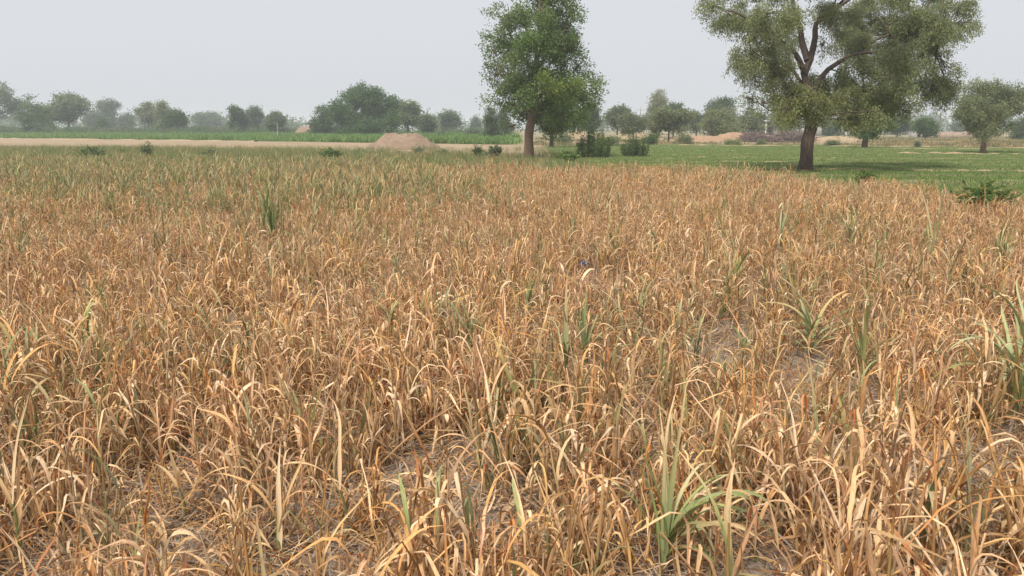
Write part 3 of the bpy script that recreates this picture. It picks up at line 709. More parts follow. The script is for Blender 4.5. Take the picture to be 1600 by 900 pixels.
def foliage(lobes, n_leaves, L, Wd, cols, seed, per=9, droop=0.0, twig=None, boughs=11):
    """lobes: (centre, radii(3), density[, colour index]). Leaves sit on short twigs spread through each lobe"""
    r = np.random.default_rng(seed); mb = MB()
    vol = np.array([l[1][0] * l[1][1] * l[1][2] for l in lobes]) ** 0.75 * np.array([l[2] for l in lobes])
    cnt = np.maximum(1, (n_leaves / per * vol / vol.sum()).astype(int))
    tips = []
    for l, k_ in zip(lobes, cnt):
        c, rad = np.asarray(l[0], float), np.asarray(l[1], float)
        # boughs spread through the outer part of the lobe; twigs gather round them and leave gaps between
        nb = max(5, int(boughs * r.uniform(0.8, 1.2)))
        bd = unit(r.normal(size=(nb, 3))); bc = bd * rad * (r.random((nb, 1)) ** 0.4 * 0.9)
        br_ = rad.mean() * r.uniform(0.15, 0.32, nb)
        wgt = br_ ** 2; wgt /= wgt.sum()
        who = r.choice(nb, size=k_, p=wgt)
        o_ = unit(r.normal(size=(k_, 3))) * (r.random((k_, 1)) ** 0.45)
        o_[:, 2] *= 0.62; o_[:, 2] -= 0.25 * (o_[:, 0] ** 2 + o_[:, 1] ** 2)
        p = c + bc[who] + o_ * br_[who][:, None]
        d = unit(o_ + 0.4 * bd[who])
        k_ = len(p)
        if not k_: continue
        td = unit(d * 0.8 + r.normal(0, 0.5, (k_, 3)) + np.array((0, 0, 0.25 - droop)))
        tl = (twig or L * 3.2)
        base = cols[l[3] if len(l) > 3 else 0]; base = np.asarray(base)
        cc = base[r.integers(len(base), size=k_)] * r.uniform(0.8, 1.25, (k_, 1))
        s = r.random((k_, per, 1))
        pp = p[:, None, :] + td[:, None, :] * s * tl + r.normal(0, L * 0.7, (k_, per, 3))
        pp[..., 2] -= droop * (s[..., 0] ** 2) * tl
        dd = td[:, None, :] * 0.5 + r.normal(0, 0.6, (k_, per, 3)) + np.array((0, 0, -droop * 0.8))
        c3 = np.repeat(cc[:, None, :], per, 1) * r.uniform(0.85, 1.18, (k_, per, 1))
        leaves(mb, pp.reshape(-1, 3), dd.reshape(-1, 3), L, Wd, c3.reshape(-1, 3), r)
        tips.append(p[r.permutation(k_)[:max(1, min(7, k_))]])
    return mb, tips

def bez(a, b, c, n=8):
    t = np.linspace(0, 1, n)[:, None]
    return (1 - t) ** 2 * a + 2 * t * (1 - t) * b + t * t * c

DARKG = [(0.060, 0.115, 0.036), (0.08, 0.14, 0.042), (0.10, 0.165, 0.052)]
MIDG = [(0.10, 0.165, 0.042), (0.13, 0.205, 0.052), (0.16, 0.235, 0.06), (0.085, 0.15, 0.04)]
YELG = [(0.19, 0.25, 0.05), (0.23, 0.29, 0.06), (0.16, 0.22, 0.05)]
OLIVE = [(0.21, 0.24, 0.10), (0.25, 0.275, 0.125), (0.285, 0.305, 0.15), (0.185, 0.215, 0.085)]
PALEO = [(0.24, 0.26, 0.15), (0.28, 0.29, 0.18), (0.20, 0.23, 0.12)]
OCHG = [(0.25, 0.25, 0.065), (0.21, 0.23, 0.06), (0.28, 0.24, 0.08)]
GREYG = [(0.13, 0.17, 0.10), (0.155, 0.195, 0.115), (0.11, 0.15, 0.08)]

def hero_tree(name, label, base, lobe_px, Y, path, trunk_r, bark, limbs, nleaf, L, Wd, cols, seed, droop=0.0, depth=1.2, per=9):
    r = np.random.default_rng(seed)
    t = empty(name, base); tag(t, label, 'tree')
    lobes = []
    for l in lobe_px:
        off = l[5] if len(l) > 5 else r.normal(0, depth)
        y = Y + off; c = at(l[0], l[1], y) - base; rad = l[2] * y / F_PX
        lobes.append((c, (rad * 1.08, rad * 1.1, rad * 0.92), l[3], l[4]))
    mb, tips = foliage(lobes, nleaf, L, Wd, cols, seed, per, droop)
    link('crown', mb.mesh('crown', M['leaf']), t)
    tp = np.array([at(p[0], p[1], Y) - base for p in path]); tp[0, 2] = -0.25
    s = np.linspace(0, 1, len(tp)); ss = np.linspace(0, 1, 22)
    tpi = np.stack([np.interp(ss, s, tp[:, q]) for q in range(3)], -1) + np.stack([0.03 * np.sin(ss * 17), 0.03 * np.cos(ss * 13), 0 * ss], -1)
    rad = np.interp(ss, np.linspace(0, 1, len(trunk_r)), trunk_r) * (1 + 0.05 * np.sin(ss * 31))
    tm = MB(); tube(tm, tpi, rad, 14)
    fl = tm.v[0]; a_ = np.arctan2(fl[:, 1], fl[:, 0])
    fl[:, :2] *= (1 + (0.06 * np.sin(a_ * 5 + fl[:, 2] * 1.3)))[:, None]
    trunk = link('trunk', tm.mesh('trunk', bark, True), t)
    # limbs: given ones, and one to every lobe that no limb reaches
    ends = []
    for pts, r0, r1, offs in limbs:
        pp = np.array([at(p[0], p[1], Y + o) - base for p, o in zip(pts, offs)])
        s = np.linspace(0, 1, len(pp)); q = np.linspace(0, 1, 12)
        pp = np.stack([np.interp(q, s, pp[:, k_]) for k_ in range(3)], -1)
        pp[1:-1] += r.normal(0, 0.07, (10, 3)); pp[1:-1] = (pp[:-2] + 2 * pp[1:-1] + pp[2:]) / 4
        m2 = MB(); tube(m2, pp, np.linspace(r0, r1, 12), 8); link('limb', m2.mesh('limb', bark, True), t)
        ends.append(pp)
    allp = np.concatenate(ends + [tpi[9:]]); 
    br = MB()
    for (c, rad, dn, ci), tips_ in zip(lobes, tips):
        dcost = np.linalg.norm(allp - c, axis=1) + np.where(allp[:, 2] > c[2] + 0.3, 0.6, 0)
        a = allp[dcost.argmin()]
        mid = (a + c) / 2 + np.array((0, 0, 0.25)) + r.normal(0, 0.12, 3)
        tube(br, bez(a, mid, c, 7), np.linspace(0.04, 0.014, 7) * (np.linalg.norm(c - a) / 2.5) ** 0.5, 5)
        for tp_ in tips_:
            tube(br, bez(c + (a - c) * 0.25, (c + tp_) / 2 + r.normal(0, 0.1, 3), tp_, 4), np.linspace(0.022, 0.006, 4), 4, cap=False)
    o = link('branches', br.mesh('branches', bark), t); tag(o, kind='stuff')
    return t

# tree A: the tall dense tree left of the centre line of the field
YA = gr(825, 246.5)[1]
A_l = [(848, -28, 44, 1, 1), (842, 18, 50, 1, 1), (800, 32, 34, 1, 1), (886, 40, 27, 1, 0), (860, 50, 40, 1, 0), (775, 62, 18, .9, 1), (790, 80, 24, 1, 0), (835, 85, 46, 1, 0), (884, 78, 26, 1, 0),
       (770, 76, 16, .8, 0), (772, 118, 20, 1, 0), (815, 128, 42, 1, 0), (866, 112, 38, 1, 0), (902, 102, 20, .9, 0), (780, 143, 22, 1, 1), (890, 135, 30, 1, 2), (862, 130, 26, 1, 2, -2.2), (912, 145, 26, 1, 2), (935, 142, 17, .8, 1),
       (862, 160, 38, 1, 0), (805, 172, 24, .9, 0), (836, 178, 22, 1, 0, 1.0), (884, 178, 32, .9, 0), (914, 168, 24, .8, 0), (868, 200, 22, .8, 0, 1.2), (800, 198, 13, .6, 1, 1.5), (852, 186, 22, .9, 0, 1.5), (900, 196, 16, .6, 0), (822, 150, 30, 1, 0, -1.6), (842, 60, 34, 1, 0, -1.6), (808, 100, 26, 1, 1, -1.8)]
baseA = np.array((at(825, 246.5, YA)[0], YA, 0))
hero_tree('leafy_tree', 'tall dense green tree with bare brown trunk at the far crop edge', baseA, A_l, YA,
          [(825, 247), (826, 215), (832, 180), (838, 120), (842, 40), (846, -30)], [0.30, 0.235, 0.21, 0.16, 0.10, 0.04], M['bark_pale'],
          [([(831, 185), (800, 140), (780, 110)], 0.11, 0.03, (0, -.3, -.6)), ([(834, 160), (870, 130), (920, 145)], 0.12, 0.03, (0, .3, .5)), ([(838, 120), (800, 60), (790, 25)], 0.09, 0.03, (0, .4, .6)),
           ([(838, 110), (870, 70), (885, 40)], 0.09, 0.03, (0, -.4, -.6)), ([(832, 178), (860, 175), (885, 185)], 0.08, 0.025, (0, .6, 1.0))],
          62000, 0.14, 0.07, [[MIDG[1], MIDG[2], (0.15, 0.21, 0.08)], [MIDG[2], (0.20, 0.26, 0.11), (0.17, 0.22, 0.09)], [YELG[0], MIDG[2], YELG[1]]], 71, depth=1.0)

# tree B: the big spreading tree on the right
YB = gr(1258, 267)[1]
B_l = [(1108, 12, 20, .7, 0), (1135, 22, 28, .8, 0), (1165, 38, 32, .9, 0), (1200, 20, 36, 1, 0), (1175, 78, 30, .9, 3), (1205, 68, 30, 1, 3), (1160, 104, 18, .8, 0), (1180, 128, 20, .7, 0), (1172, 152, 14, .6, 0), (1195, 160, 18, .45, 3),
       (1215, 105, 28, 1, 2), (1235, 142, 34, 1.3, 2), (1262, 128, 28, 1.2, 1), (1285, 148, 28, 1.3, 2), (1250, 156, 30, 1.3, 2, -2.2), (1276, 164, 24, 1.2, 2, -1.8), (1255, 172, 20, .8, 1), (1228, 172, 18, .7, 2), (1290, 172, 15, .5, 1), (1300, 25, 34, .9, 3), (1245, 18, 22, .6, 0), (1335, 70, 34, 1, 3),
       (1352, 20, 38, 1, 3), (1395, 35, 40, 1, 0), (1440, 22, 40, 1, 0), (1482, 30, 32, 1, 0), (1512, 38, 17, .9, 0), (1400, 80, 34, 1, 3), (1440, 68, 30, 1, 0), (1470, 62, 24, .8, 0), (1345, 108, 30, 1, 1), (1318, 120, 22, .9, 3),
       (1322, 150, 24, 1.2, 2), (1352, 150, 26, 1.2, 2), (1335, 170, 22, 1.2, 2), (1378, 135, 28, .9, 1), (1398, 112, 24, .8, 3), (1412, 165, 19, 1.3, 1), (1390, 165, 22, 1.3, 2), (1370, 175, 18, 1.1, 1), (1402, 142, 22, 1.2, 1), (1478, 112, 18, 1, 1), (1474, 135, 22, 1.3, 1), (1455, 148, 17, 1.2, 0), (1484, 148, 13, 1, 1), (1438, 130, 20, 1, 0), (1420, 120, 22, 1.1, 1), (1446, 104, 20, 1, 3), (1318, 186, 14, .7, 2), (1342, 184, 16, .6, 2),
       (1288, 72, 14, .5, 1), (1180, -30, 34, 1, 0), (1245, -45, 44, 1, 0), (1320, -60, 46, 1, 0), (1400, -50, 46, 1, 0), (1465, -28, 36, 1, 0), (1505, 5, 20, .9, 0), (1120, -15, 20, .8, 0),
       (1230, 50, 28, .8, 0, 3.0), (1270, 150, 26, .8, 0, 3.0), (1340, 60, 40, .8, 3, 3.4), (1400, 100, 34, .8, 3, 3.2), (1370, 150, 24, .8, 1, 3.0), (1200, 100, 28, .7, 3, 2.6), (1430, 40, 38, .8, 3, 3.0)]
baseB = np.array((at(1258, 267, YB)[0], YB, 0))
hero_tree('spreading_tree', 'large spreading olive green tree with thick dark brown trunk and open limbs, top cut off', baseB, B_l, YB,
          [(1257, 268), (1262, 225), (1268, 190), (1262, 150), (1258, 112)], [0.29, 0.235, 0.215, 0.19, 0.15, 0.12], M['bark_brown'],
          [([(1259, 116), (1245, 85), (1222, 62), (1190, 40), (1130, 15)], 0.12, 0.02, (0, -.2, -.4, -.5, -.6)), ([(1258, 112), (1270, 60), (1278, 30), (1320, 5), (1370, -30)], 0.13, 0.035, (0, .1, .2, .4, .8)),
           ([(1266, 160), (1295, 110), (1330, 85), (1370, 62), (1440, 30)], 0.115, 0.02, (0, .3, .5, .8, 1.0)), ([(1266, 188), (1235, 170), (1205, 172), (1178, 160)], 0.045, 0.012, (0, -.3, -.4, -.5)),
           ([(1310, 98), (1345, 78), (1395, 84), (1430, 66), (1465, 72)], 0.07, 0.02, (.3, -.2, -.6, -.8, -1.0)), ([(1262, 150), (1240, 110), (1205, 85), (1175, 90)], 0.08, 0.02, (0, .6, 1.0, 1.3)), ([(1262, 95), (1252, 50), (1240, 5), (1230, -40)], 0.13, 0.05, (0, .8, 1.2, 1.5)),
           ([(1266, 165), (1250, 150), (1240, 150)], 0.06, 0.02, (0, -1.2, -2.0))],
          235000, 0.09, 0.033, [OLIVE + PALEO[2:], OLIVE[1:3] + [(0.17, 0.21, 0.07)], [(0.21, 0.225, 0.075), OLIVE[2], (0.19, 0.21, 0.07)], [OLIVE[1], OLIVE[2], PALEO[2]]], 72, droop=0.7, depth=1.7, per=16)

# ------------------------------------------------------------------ smaller and farther trees
def far_tree(name, label, px_, top, width, Y, shape, cols, bark='bark_grey', seed=0, n=4200, base_y=None, group=None, trunk_px=None, lean=0.0, cat='tree', leafscale=1.0):
    """a tree at distance Y whose crown tops out at picture row TOP and spans WIDTH picture pixels"""
    r = np.random.default_rng(seed + 1000)
    x0 = (px_ - 800) / F_PX * Y; base = np.array((x0, Y, 0.0))
    H = CAM_H + (200 - top) / F_PX * Y; Wm = width * Y / F_PX
    H = max(H, 0.6)
    t = empty(name, base); tag(t, label, cat, group)
    lobes = []
    hw = Wm / 2
    def lobe(x, y, z, rx, rz, d=1.0): lobes.append((np.array((x, y, z)), (rx, rx, rz), d, 0))
    if shape == 'round':
        clear = H * 0.22
        for _ in range(13):
            a = r.uniform(0, 6.28); q = r.random() ** 0.5 * 0.62
            z = clear + (H - clear) * r.uniform(0.22, 0.80); k_ = 1 - 0.45 * abs((z - clear) / (H - clear) - 0.45) * 2
            lobe(math.cos(a) * q * hw * k_ + lean * z, math.sin(a) * q * hw * k_, z, hw * r.uniform(0.34, 0.48), (H - clear) * 0.2)
        lobe(0, 0, H - (H - clear) * 0.22, hw * 0.5, (H - clear) * 0.22)
    elif shape == 'bush':
        for _ in range(12):
            a = r.uniform(0, 6.28); q = r.random() ** 0.5 * 0.62
            z = H * r.uniform(0.15, 0.78)
            lobe(math.cos(a) * q * hw, math.sin(a) * q * hw, z, hw * r.uniform(0.36, 0.5), H * 0.2)
        lobe(0, 0, H * 0.8, hw * 0.5, H * 0.2); lobe(0, 0, H * 0.3, hw * 0.85, H * 0.3)
    elif shape == 'umbrella':
        clear = H * 0.3
        for _ in range(15):
            a = r.uniform(0, 6.28); q = r.random() ** 0.5 * 0.74
            z = H * (0.86 - 0.35 * q * q) - H * r.random() * 0.22
            lobe(math.cos(a) * q * hw, math.sin(a) * q * hw, z, hw * r.uniform(0.26, 0.4), H * 0.12)
        for _ in range(4):
            a = r.uniform(0, 6.28); lobe(math.cos(a) * hw * 0.4, math.sin(a) * hw * 0.4, H * 0.42, hw * 0.3, H * 0.12, 0.6)
    elif shape == 'tall':
        for q in np.linspace(0.3, 0.9, 8):
            a = r.uniform(0, 6.28); k_ = hw * r.uniform(0.1, 0.5)
            lobe(math.cos(a) * k_ + lean * q * H, math.sin(a) * k_, H * q, hw * r.uniform(0.4, 0.6) * (1.1 - 0.35 * q), H * 0.11)
    elif shape == 'conic':
        for q in np.linspace(0.12, 0.92, 10):
            a = r.uniform(0, 6.28); k_ = hw * r.uniform(0.1, 0.35) * (1.1 - q)
            lobe(math.cos(a) * k_, math.sin(a) * k_, H * q, hw * (1.0 - 0.72 * q), H * 0.1)
    elif shape == 'open':
        clear = H * 0.32
        for _ in range(9):
            a = r.uniform(0, 6.28); q = r.uniform(0.2, 0.85)
            z = clear + (H - clear) * r.uniform(0.1, 0.85)
            lobe(math.cos(a) * q * hw * 0.8, math.sin(a) * q * hw * 0.8, z, hw * r.uniform(0.22, 0.4), (H - clear) * r.uniform(0.1, 0.18), 0.8)
        lobe(0, 0, H * 0.9, hw * 0.35, H * 0.1, 0.8)
    Ls = max(0.10, Y * 0.0019) * leafscale
    mb, tips = foliage(lobes, int(n * 2.0), Ls, Ls * 0.62, [cols], seed + 5, 8, 0.1 if shape != 'open' else 0.3, boughs=7)
    # bring the crown's real top and width to the wanted ones
    v = np.concatenate(mb.v); top_z = np.percentile(v[:, 2], 99.5); wx = np.percentile(np.abs(v[:, 0] - lean * v[:, 2]), 98)
    sx, sz = hw / wx, H / top_z
    for a in mb.v: a[:, 0] *= sx; a[:, 1] *= sx; a[:, 2] *= sz
    for a in mb.v: a[:, 2] = np.maximum(a[:, 2], 0.03)
    link('crown', mb.mesh('crown', M['leaf']), t)
    r0 = (trunk_px * Y / F_PX / 2) if trunk_px else max(0.06, H * 0.026)
    tm = MB()
    fork = np.array((lean * H * 0.4, 0, H * (0.42 if shape in ('umbrella', 'open', 'round', 'tall') else 0.3)))
    tube(tm, bez(np.array((0, 0, -0.15)), np.array((r.normal(0, .1), 0, fork[2] / 2)), fork, 6), np.linspace(r0 * 1.25, r0 * 0.75, 6), 8)
    for l in lobes:
        c = l[0] * np.array((sx, sx, sz))
        a = fork * r.uniform(0.75, 1.0)
        tube(tm, bez(a, (a + c) / 2 + np.array((0, 0, -0.04 * H)), c, 5), np.linspace(r0 * 0.42, r0 * 0.1, 5), 5, cap=False)
    link('trunk', tm.mesh('trunk', M[bark], True), t)
    return t

YC = gr(1535, 240)[1]
C_l = [(1508, 163, 18, 1, 0), (1528, 147, 20, 1, 0), (1556, 142, 20, 1, 0), (1582, 150, 19, 1, 0), (1545, 162, 22, 1, 0), (1574, 170, 19, 1, 0), (1512, 184, 17, .9, 0), (1534, 192, 22, 1, 0), (1556, 198, 17, .9, 0), (1500, 176, 10, .8, 0),
       (1596, 163, 13, 1, 0), (1544, 205, 16, .9, 0), (1526, 208, 12, .8, 0), (1520, 165, 18, 1, 0, 1.5), (1565, 155, 22, 1, 0, 1.6), (1540, 180, 18, 1, 0, 1.6), (1560, 180, 16, 1, 0, -1.4), (1530, 168, 18, 1, 0, -1.5)]
hero_tree('acacia_tree', 'lone grey green acacia with a domed crown and pale trunk at the right border', np.array((at(1534, 240, YC)[0], YC, 0)), C_l, YC,
          [(1534, 240), (1538, 222), (1543, 205), (1548, 190)], [0.20, 0.16, 0.14, 0.10], M['bark_pale'],
          [([(1545, 200), (1562, 178), (1582, 160)], 0.08, 0.02, (0, .2, .4)), ([(1542, 206), (1528, 185), (1512, 168)], 0.07, 0.02, (0, -.2, -.3)), ([(1547, 192), (1548, 165), (1546, 148)], 0.07, 0.02, (0, .3, .3))],
          34000, 0.12, 0.06, [[OLIVE[1], OLIVE[2], PALEO[2], GREYG[1]]], 75, depth=0.9)
far_tree('small_tree', 'dark green low tree with slanted trunk, under the right side of the big tree', 1342, 168, 62, 64, 'round', MIDG[:3] + DARKG[2:], 'bark_brown', 2, 9000, trunk_px=8, lean=0.12)
YD = 126.0
DOMEG = [(0.075, 0.14, 0.045), (0.10, 0.17, 0.055), (0.125, 0.195, 0.065)]
D_l = [(530, 178, 17, 1, 0), (545, 162, 18, 1, 0), (566, 152, 17, 1, 0), (590, 154, 18, 1, 0), (606, 168, 18, 1, 0), (614, 186, 13, 1, 0), (556, 178, 22, 1, 0), (584, 176, 24, 1, 0), (540, 194, 15, 1, 0), (562, 200, 17, 1, 0), (588, 198, 16, 1, 0), (604, 196, 11, .8, 0), (574, 206, 12, 1, 0), (552, 147, 8, .7, 0), (578, 143, 8, .7, 0)]
hero_tree('round_tree', 'big round dark green tree reaching the ground, behind the earth mound', np.array(((574 - 800) / F_PX * YD, YD, 0)), D_l, YD,
          [(574, 214), (574, 208), (575, 195), (575, 180)], [0.35, 0.3, 0.25, 0.15], M['bark_brown'], [([(575, 200), (595, 205), (604, 198)], 0.15, 0.05, (0, 0, 0)), ([(575, 195), (555, 175), (545, 165)], 0.15, 0.05, (0, .5, 1))],
          30000, 0.32, 0.17, [DOMEG], 76, depth=1.8)
far_tree('small_tree', 'small dark tree joined to the left flank of the big round tree', 511, 168, 38, 134, 'bush', GREYG + DARKG, 'bark_grey', 4, 4200)
far_tree('small_tree', 'low dark green tree behind the trunk of the tall dense tree', 860, 156, 60, 66, 'round', MIDG[:2] + DARKG[1:], 'bark_brown', 5, 9000, trunk_px=6)
TG = 'trees along the horizon'
LIST = [
 ('tree', 'tallest grey feathery tree at the left border of the horizon', 14, 133, 92, 150, 'umbrella', GREYG + OLIVE[:1], 5200),
 ('tree', 'bright green bushy tree in front of the tall grey one at far left', 70, 154, 52, 112, 'bush', MIDG + DARKG[1:], 5200),
 ('tree', 'grey green ragged tree, second clump from the left border', 122, 149, 56, 135, 'round', GREYG + OLIVE[:2], 4600),
 ('tree', 'hazy tall tree with rounded top, third clump from the left', 184, 158, 44, 200, 'tall', GREYG, 3600),
 ('tree', 'hazy low tree tucked beside the third clump on the left', 160, 176, 26, 190, 'round', GREYG, 2200),
 ('tree', 'small hazy tree right of the third clump on the left', 212, 179, 26, 190, 'round', GREYG, 2200),
 ('tree', 'thin open tree with bare forked branches, left part of horizon', 244, 162, 40, 150, 'open', OLIVE + GREYG[:1], 2600),
 ('tree', 'narrow tree with twin bare limbs beside a dark rounded one', 270, 160, 26, 132, 'tall', OLIVE, 2400),
 ('tree', 'dark rounded tree beside the narrow forked tree on the left', 287, 173, 32, 128, 'round', DARKG, 3200),
 ('tree', 'broad hazy tree left of the twin stemmed tree', 335, 176, 46, 230, 'umbrella', GREYG, 2800),
 ('tree', 'dense twin stemmed tree standing in the left green field edge', 379, 168, 28, 108, 'tall', MIDG[:1] + GREYG, 4200),
 ('tree', 'pale hazy tree just right of the twin stemmed tree', 402, 168, 32, 150, 'tall', GREYG, 2800),
 ('tree', 'short grey green tree over a white pole in the left field', 438, 176, 30, 108, 'round', OLIVE[:2] + GREYG, 3200),
 ('tree', 'faint low tree left of the distant earth mound', 463, 192, 30, 260, 'round', GREYG, 1600),
 ('tree', 'grey green tree directly right of the big round tree', 640, 160, 44, 112, 'open', OLIVE + GREYG, 4600),
 ('tree', 'small open tree with thin trunk above the right end of the mound', 672, 180, 27, 100, 'round', GREYG + OLIVE[:1], 2400),
 ('tree', 'small round headed tree on a bare stem between mound and tall tree', 706, 174, 32, 140, 'round', GREYG + DARKG[2:], 2800),
 ('tree', 'narrow faint tree right of the small round headed tree', 745, 181, 18, 170, 'conic', GREYG, 1500),
 ('tree', 'pointed dark grey conifer shaped tree left of the tall dense tree', 768, 170, 30, 92, 'conic', GREYG + DARKG[2:], 4200),
 ('tree', 'faint tree half hidden behind the left side of the tall dense tree', 790, 172, 26, 120, 'tall', GREYG, 2400),
 ('tree', 'grey green tree behind the right flank of the tall dense tree', 918, 164, 36, 98, 'round', GREYG + MIDG[:1], 3600),
 ('tree', 'tree with clear dark stem between tall tree and grey acacias', 961, 167, 36, 110, 'umbrella', GREYG + OLIVE[:1], 3400),
 ('tree', 'pale tall tree rising above the grey acacias', 1018, 145, 32, 150, 'tall', PALEO + OLIVE, 3400),
 ('tree', 'dark crown showing just right of the pale tall tree', 1047, 163, 36, 140, 'round', DARKG + GREYG, 3000),
 ('acacia', 'wide grey green umbrella acacia near the middle of the green field edge', 1040, 170, 66, 86, 'umbrella', GREYG + OLIVE, 8000),
 ('acacia', 'smaller grey umbrella acacia left of the wide one', 985, 178, 44, 92, 'umbrella', GREYG + OLIVE[:2], 4800),
 ('tree', 'small dark tree left of the white gate pillar', 1082, 175, 28, 125, 'round', GREYG + DARKG[2:], 2800),
 ('tree', 'dark dome shaped crown above the reddish earth bank', 1118, 155, 46, 140, 'round', DARKG + GREYG[:1], 4200),
 ('tree', 'low olive tree growing on the reddish earth bank', 1122, 170, 62, 108, 'bush', OLIVE + MIDG[:1], 5400),
 ('tree', 'grey olive tree in front of the white porch building', 1165, 172, 42, 112, 'round', OLIVE + GREYG, 3600),
 ('tree', 'dull green tree behind the trunk side of the big tree, over the brush pile', 1213, 168, 46, 112, 'round', OLIVE + MIDG[:1], 4200),
 ('tree', 'small tree before the grey wall, right of the thick trunk', 1288, 187, 28, 130, 'round', MIDG[:2] + GREYG, 2200),
 ('tree', 'small green tree behind the low dark tree on the right', 1390, 182, 36, 125, 'round', GREYG + MIDG[:1], 3000),
 ('tree', 'small round tree with flat dark base near the white shed', 1434, 186, 32, 104, 'round', MIDG[:1] + DARKG, 3400),
 ('tree', 'faint hazy tree behind the tan compound wall', 1482, 191, 26, 190, 'round', GREYG, 1800),
 ('tree', 'low hazy tree left of the lone acacia', 1502, 193, 26, 170, 'bush', GREYG, 1800),
 ('tree', 'green bushy tree behind the lone acacia at the right border', 1585, 184, 38, 104, 'bush', MIDG[:1] + GREYG, 3600),
]
for q, (nm, lb, x, top, w, Y, shp, cols, nn) in enumerate(LIST):
    if x < 760: Y = max(Y * 1.3, 165 if x < 480 else 140)
    far_tree('acacia_tree' if nm == 'acacia' else 'horizon_tree', lb, x, top, w, Y, shp, cols, 'bark_grey', 40 + q * 3, int(nn * 1.15), group=TG)
# ------------------------------------------------------------------ bushes and weeds standing apart
BG = 'bushes under the tree line'
BUSH = [
 ('dark shrub at the foot of the bright green tree at far left', 84, 190, 36, 104, DARKG + GREYG, 1800),
 ('long low shrub mass below the second tree clump on the left', 135, 197, 50, 118, GREYG + MIDG[:1], 1800),
 ('dark low shrub below the third tree clump on the left', 172, 184, 22, 140, DARKG, 1400),
 ('low shrub between the forked trees and the bare left field', 235, 198, 44, 120, MIDG[:1] + GREYG, 1600),
 ('low rounded shrub below the broad hazy tree on the left', 325, 197, 50, 120, MIDG[:1] + GREYG, 1800),
 ('low shrub at the left border under the tallest grey tree', 20, 196, 60, 115, MIDG[:2] + GREYG, 1800),
 ('dark undergrowth at the base of the big round tree', 545, 200, 36, 88, DARKG, 2200),
 ('low shrub right of the wide umbrella acacia trunk', 1065, 207, 30, 80, OLIVE + GREYG, 1500),
 ('dark low bush under the smaller umbrella acacia', 1012, 207, 26, 76, DARKG + OLIVE[:1], 1500),
 ('low olive shrub just behind the rounded green bush', 950, 210, 34, 70, OLIVE + MIDG[:1], 1500),
 ('small olive shrub on the front of the reddish bank', 1140, 216, 28, 74, OLIVE, 1200),
 ('tiny shrub on the bare ground left of the thick trunk', 1183, 217, 16, 76, OLIVE + GREYG, 800),
 ('low bush at the far edge of the green field beyond the thick trunk', 1292, 218, 26, 72, OLIVE + GREYG, 1000),
 ('tiny bush in the tan field between the two right side trees', 1423, 219, 10, 66, GREYG, 500),
 ('low dark bush below the right border tree', 1592, 213, 24, 95, MIDG[:1] + DARKG, 1000),
 ('pale shrub in the dry grass behind the tall dense tree trunk', 880, 208, 30, 80, OLIVE + GREYG, 1200),
 ('low grey bush left of the pointed dark grey tree', 740, 199, 30, 120, GREYG, 1000),
 ('low bush at the edge of the green strip behind the mound', 690, 203, 26, 110, GREYG + MIDG[:1], 900),
]
for q, (lb, x, top, w, Y, cols, nn) in enumerate(BUSH):
    if x < 480: Y = max(Y * 1.35, 160)
    if x == 545: Y = 122
    far_tree('bush', lb, x, top, w, Y, 'bush', cols, 'bark_grey', 500 + q * 3, nn, group=BG, cat='bush', leafscale=0.8)

def weed(label, px_, py_, w, h, leafL, leafW, n, cols, seed, name='weed_clump', grp='weeds at the crop edge', k_=14, cat='weed'):
    """broad leaved or grassy weed: stems from one foot, leaves along them. w, h in metres"""
    r = np.random.default_rng(seed); base = gr(px_, py_)
    t = empty(name, base); tag(t, label, cat, grp)
    st = MB(); lf = MB()
    for q in range(max(6, n // k_)):
        a = r.uniform(0, 6.28); rr = r.random() ** 0.6 * w / 2; hh = h * r.uniform(0.55, 1.0) * (1 - 0.35 * (rr / (w / 2)) ** 2)
        tip = np.array((math.cos(a) * rr, math.sin(a) * rr, hh)); foot = tip * np.array((0.3, 0.3, 0))
        if k_ > 40: foot = tip * np.array((0.85, 0.85, 0)); hh *= r.uniform(0.6, 1.0)
        p = bez(foot, np.array((tip[0] * 1.12 if k_ > 40 else foot[0], tip[1] * 1.12 if k_ > 40 else foot[1], hh * 0.6)), tip, 6); tube(st, p, np.linspace(0.006, 0.002, 6), 4, (0.12, 0.15, 0.06), cap=False)
        s = r.uniform(0.25 if k_ < 40 else 0.05, 1, k_); pp = np.stack([np.interp(s, np.linspace(0, 1, 6), p[:, c]) for c in range(3)], -1)
        d = unit(np.column_stack([r.normal(0, 1, (k_, 2)), r.uniform(-0.2, 0.9, k_)]))
        cc = np.asarray(cols)[r.integers(len(cols), size=k_)] * r.uniform(0.8, 1.25, (k_, 1))
        leaves(lf, pp, d, leafL, leafW, cc, r)
    link('stem', st.mesh('stem', M['leaf']), t); link('foliage', lf.mesh('foliage', M['leaf']), t)
    return t
weed('rounded green bush of upright twigs beside a smaller one at the crop edge', 927, 247, 1.75, 1.75, 0.14, 0.035, 5200, MIDG + GREYG[:1], 59, 'bush', 'upright bushes at the crop edge', 52, 'bush')
weed('feathery green bush right of the rounded one, at the crop edge', 991, 245, 1.5, 1.35, 0.14, 0.035, 3600, MIDG[:3] + GREYG, 60, 'bush', 'upright bushes at the crop edge', 48, 'bush')
weed('dense green broad leaved weed rising over the crop at the right', 1532, 342, 1.2, 0.72, 0.11, 0.05, 1300, MIDG, 61)
weed('low leafy green weed right of the tall dense tree trunk', 888, 254, 1.4, 0.52, 0.17, 0.10, 800, MIDG, 62)
weed('sparse pale weed with big leaves left of the tall dense tree', 772, 249, 1.2, 0.8, 0.24, 0.12, 260, GREYG + PALEO, 63)
weed('upright grassy tuft between the mound and the pale big leaved weed', 746, 246, 0.5, 0.7, 0.28, 0.045, 360, MIDG[:1] + GREYG, 64)
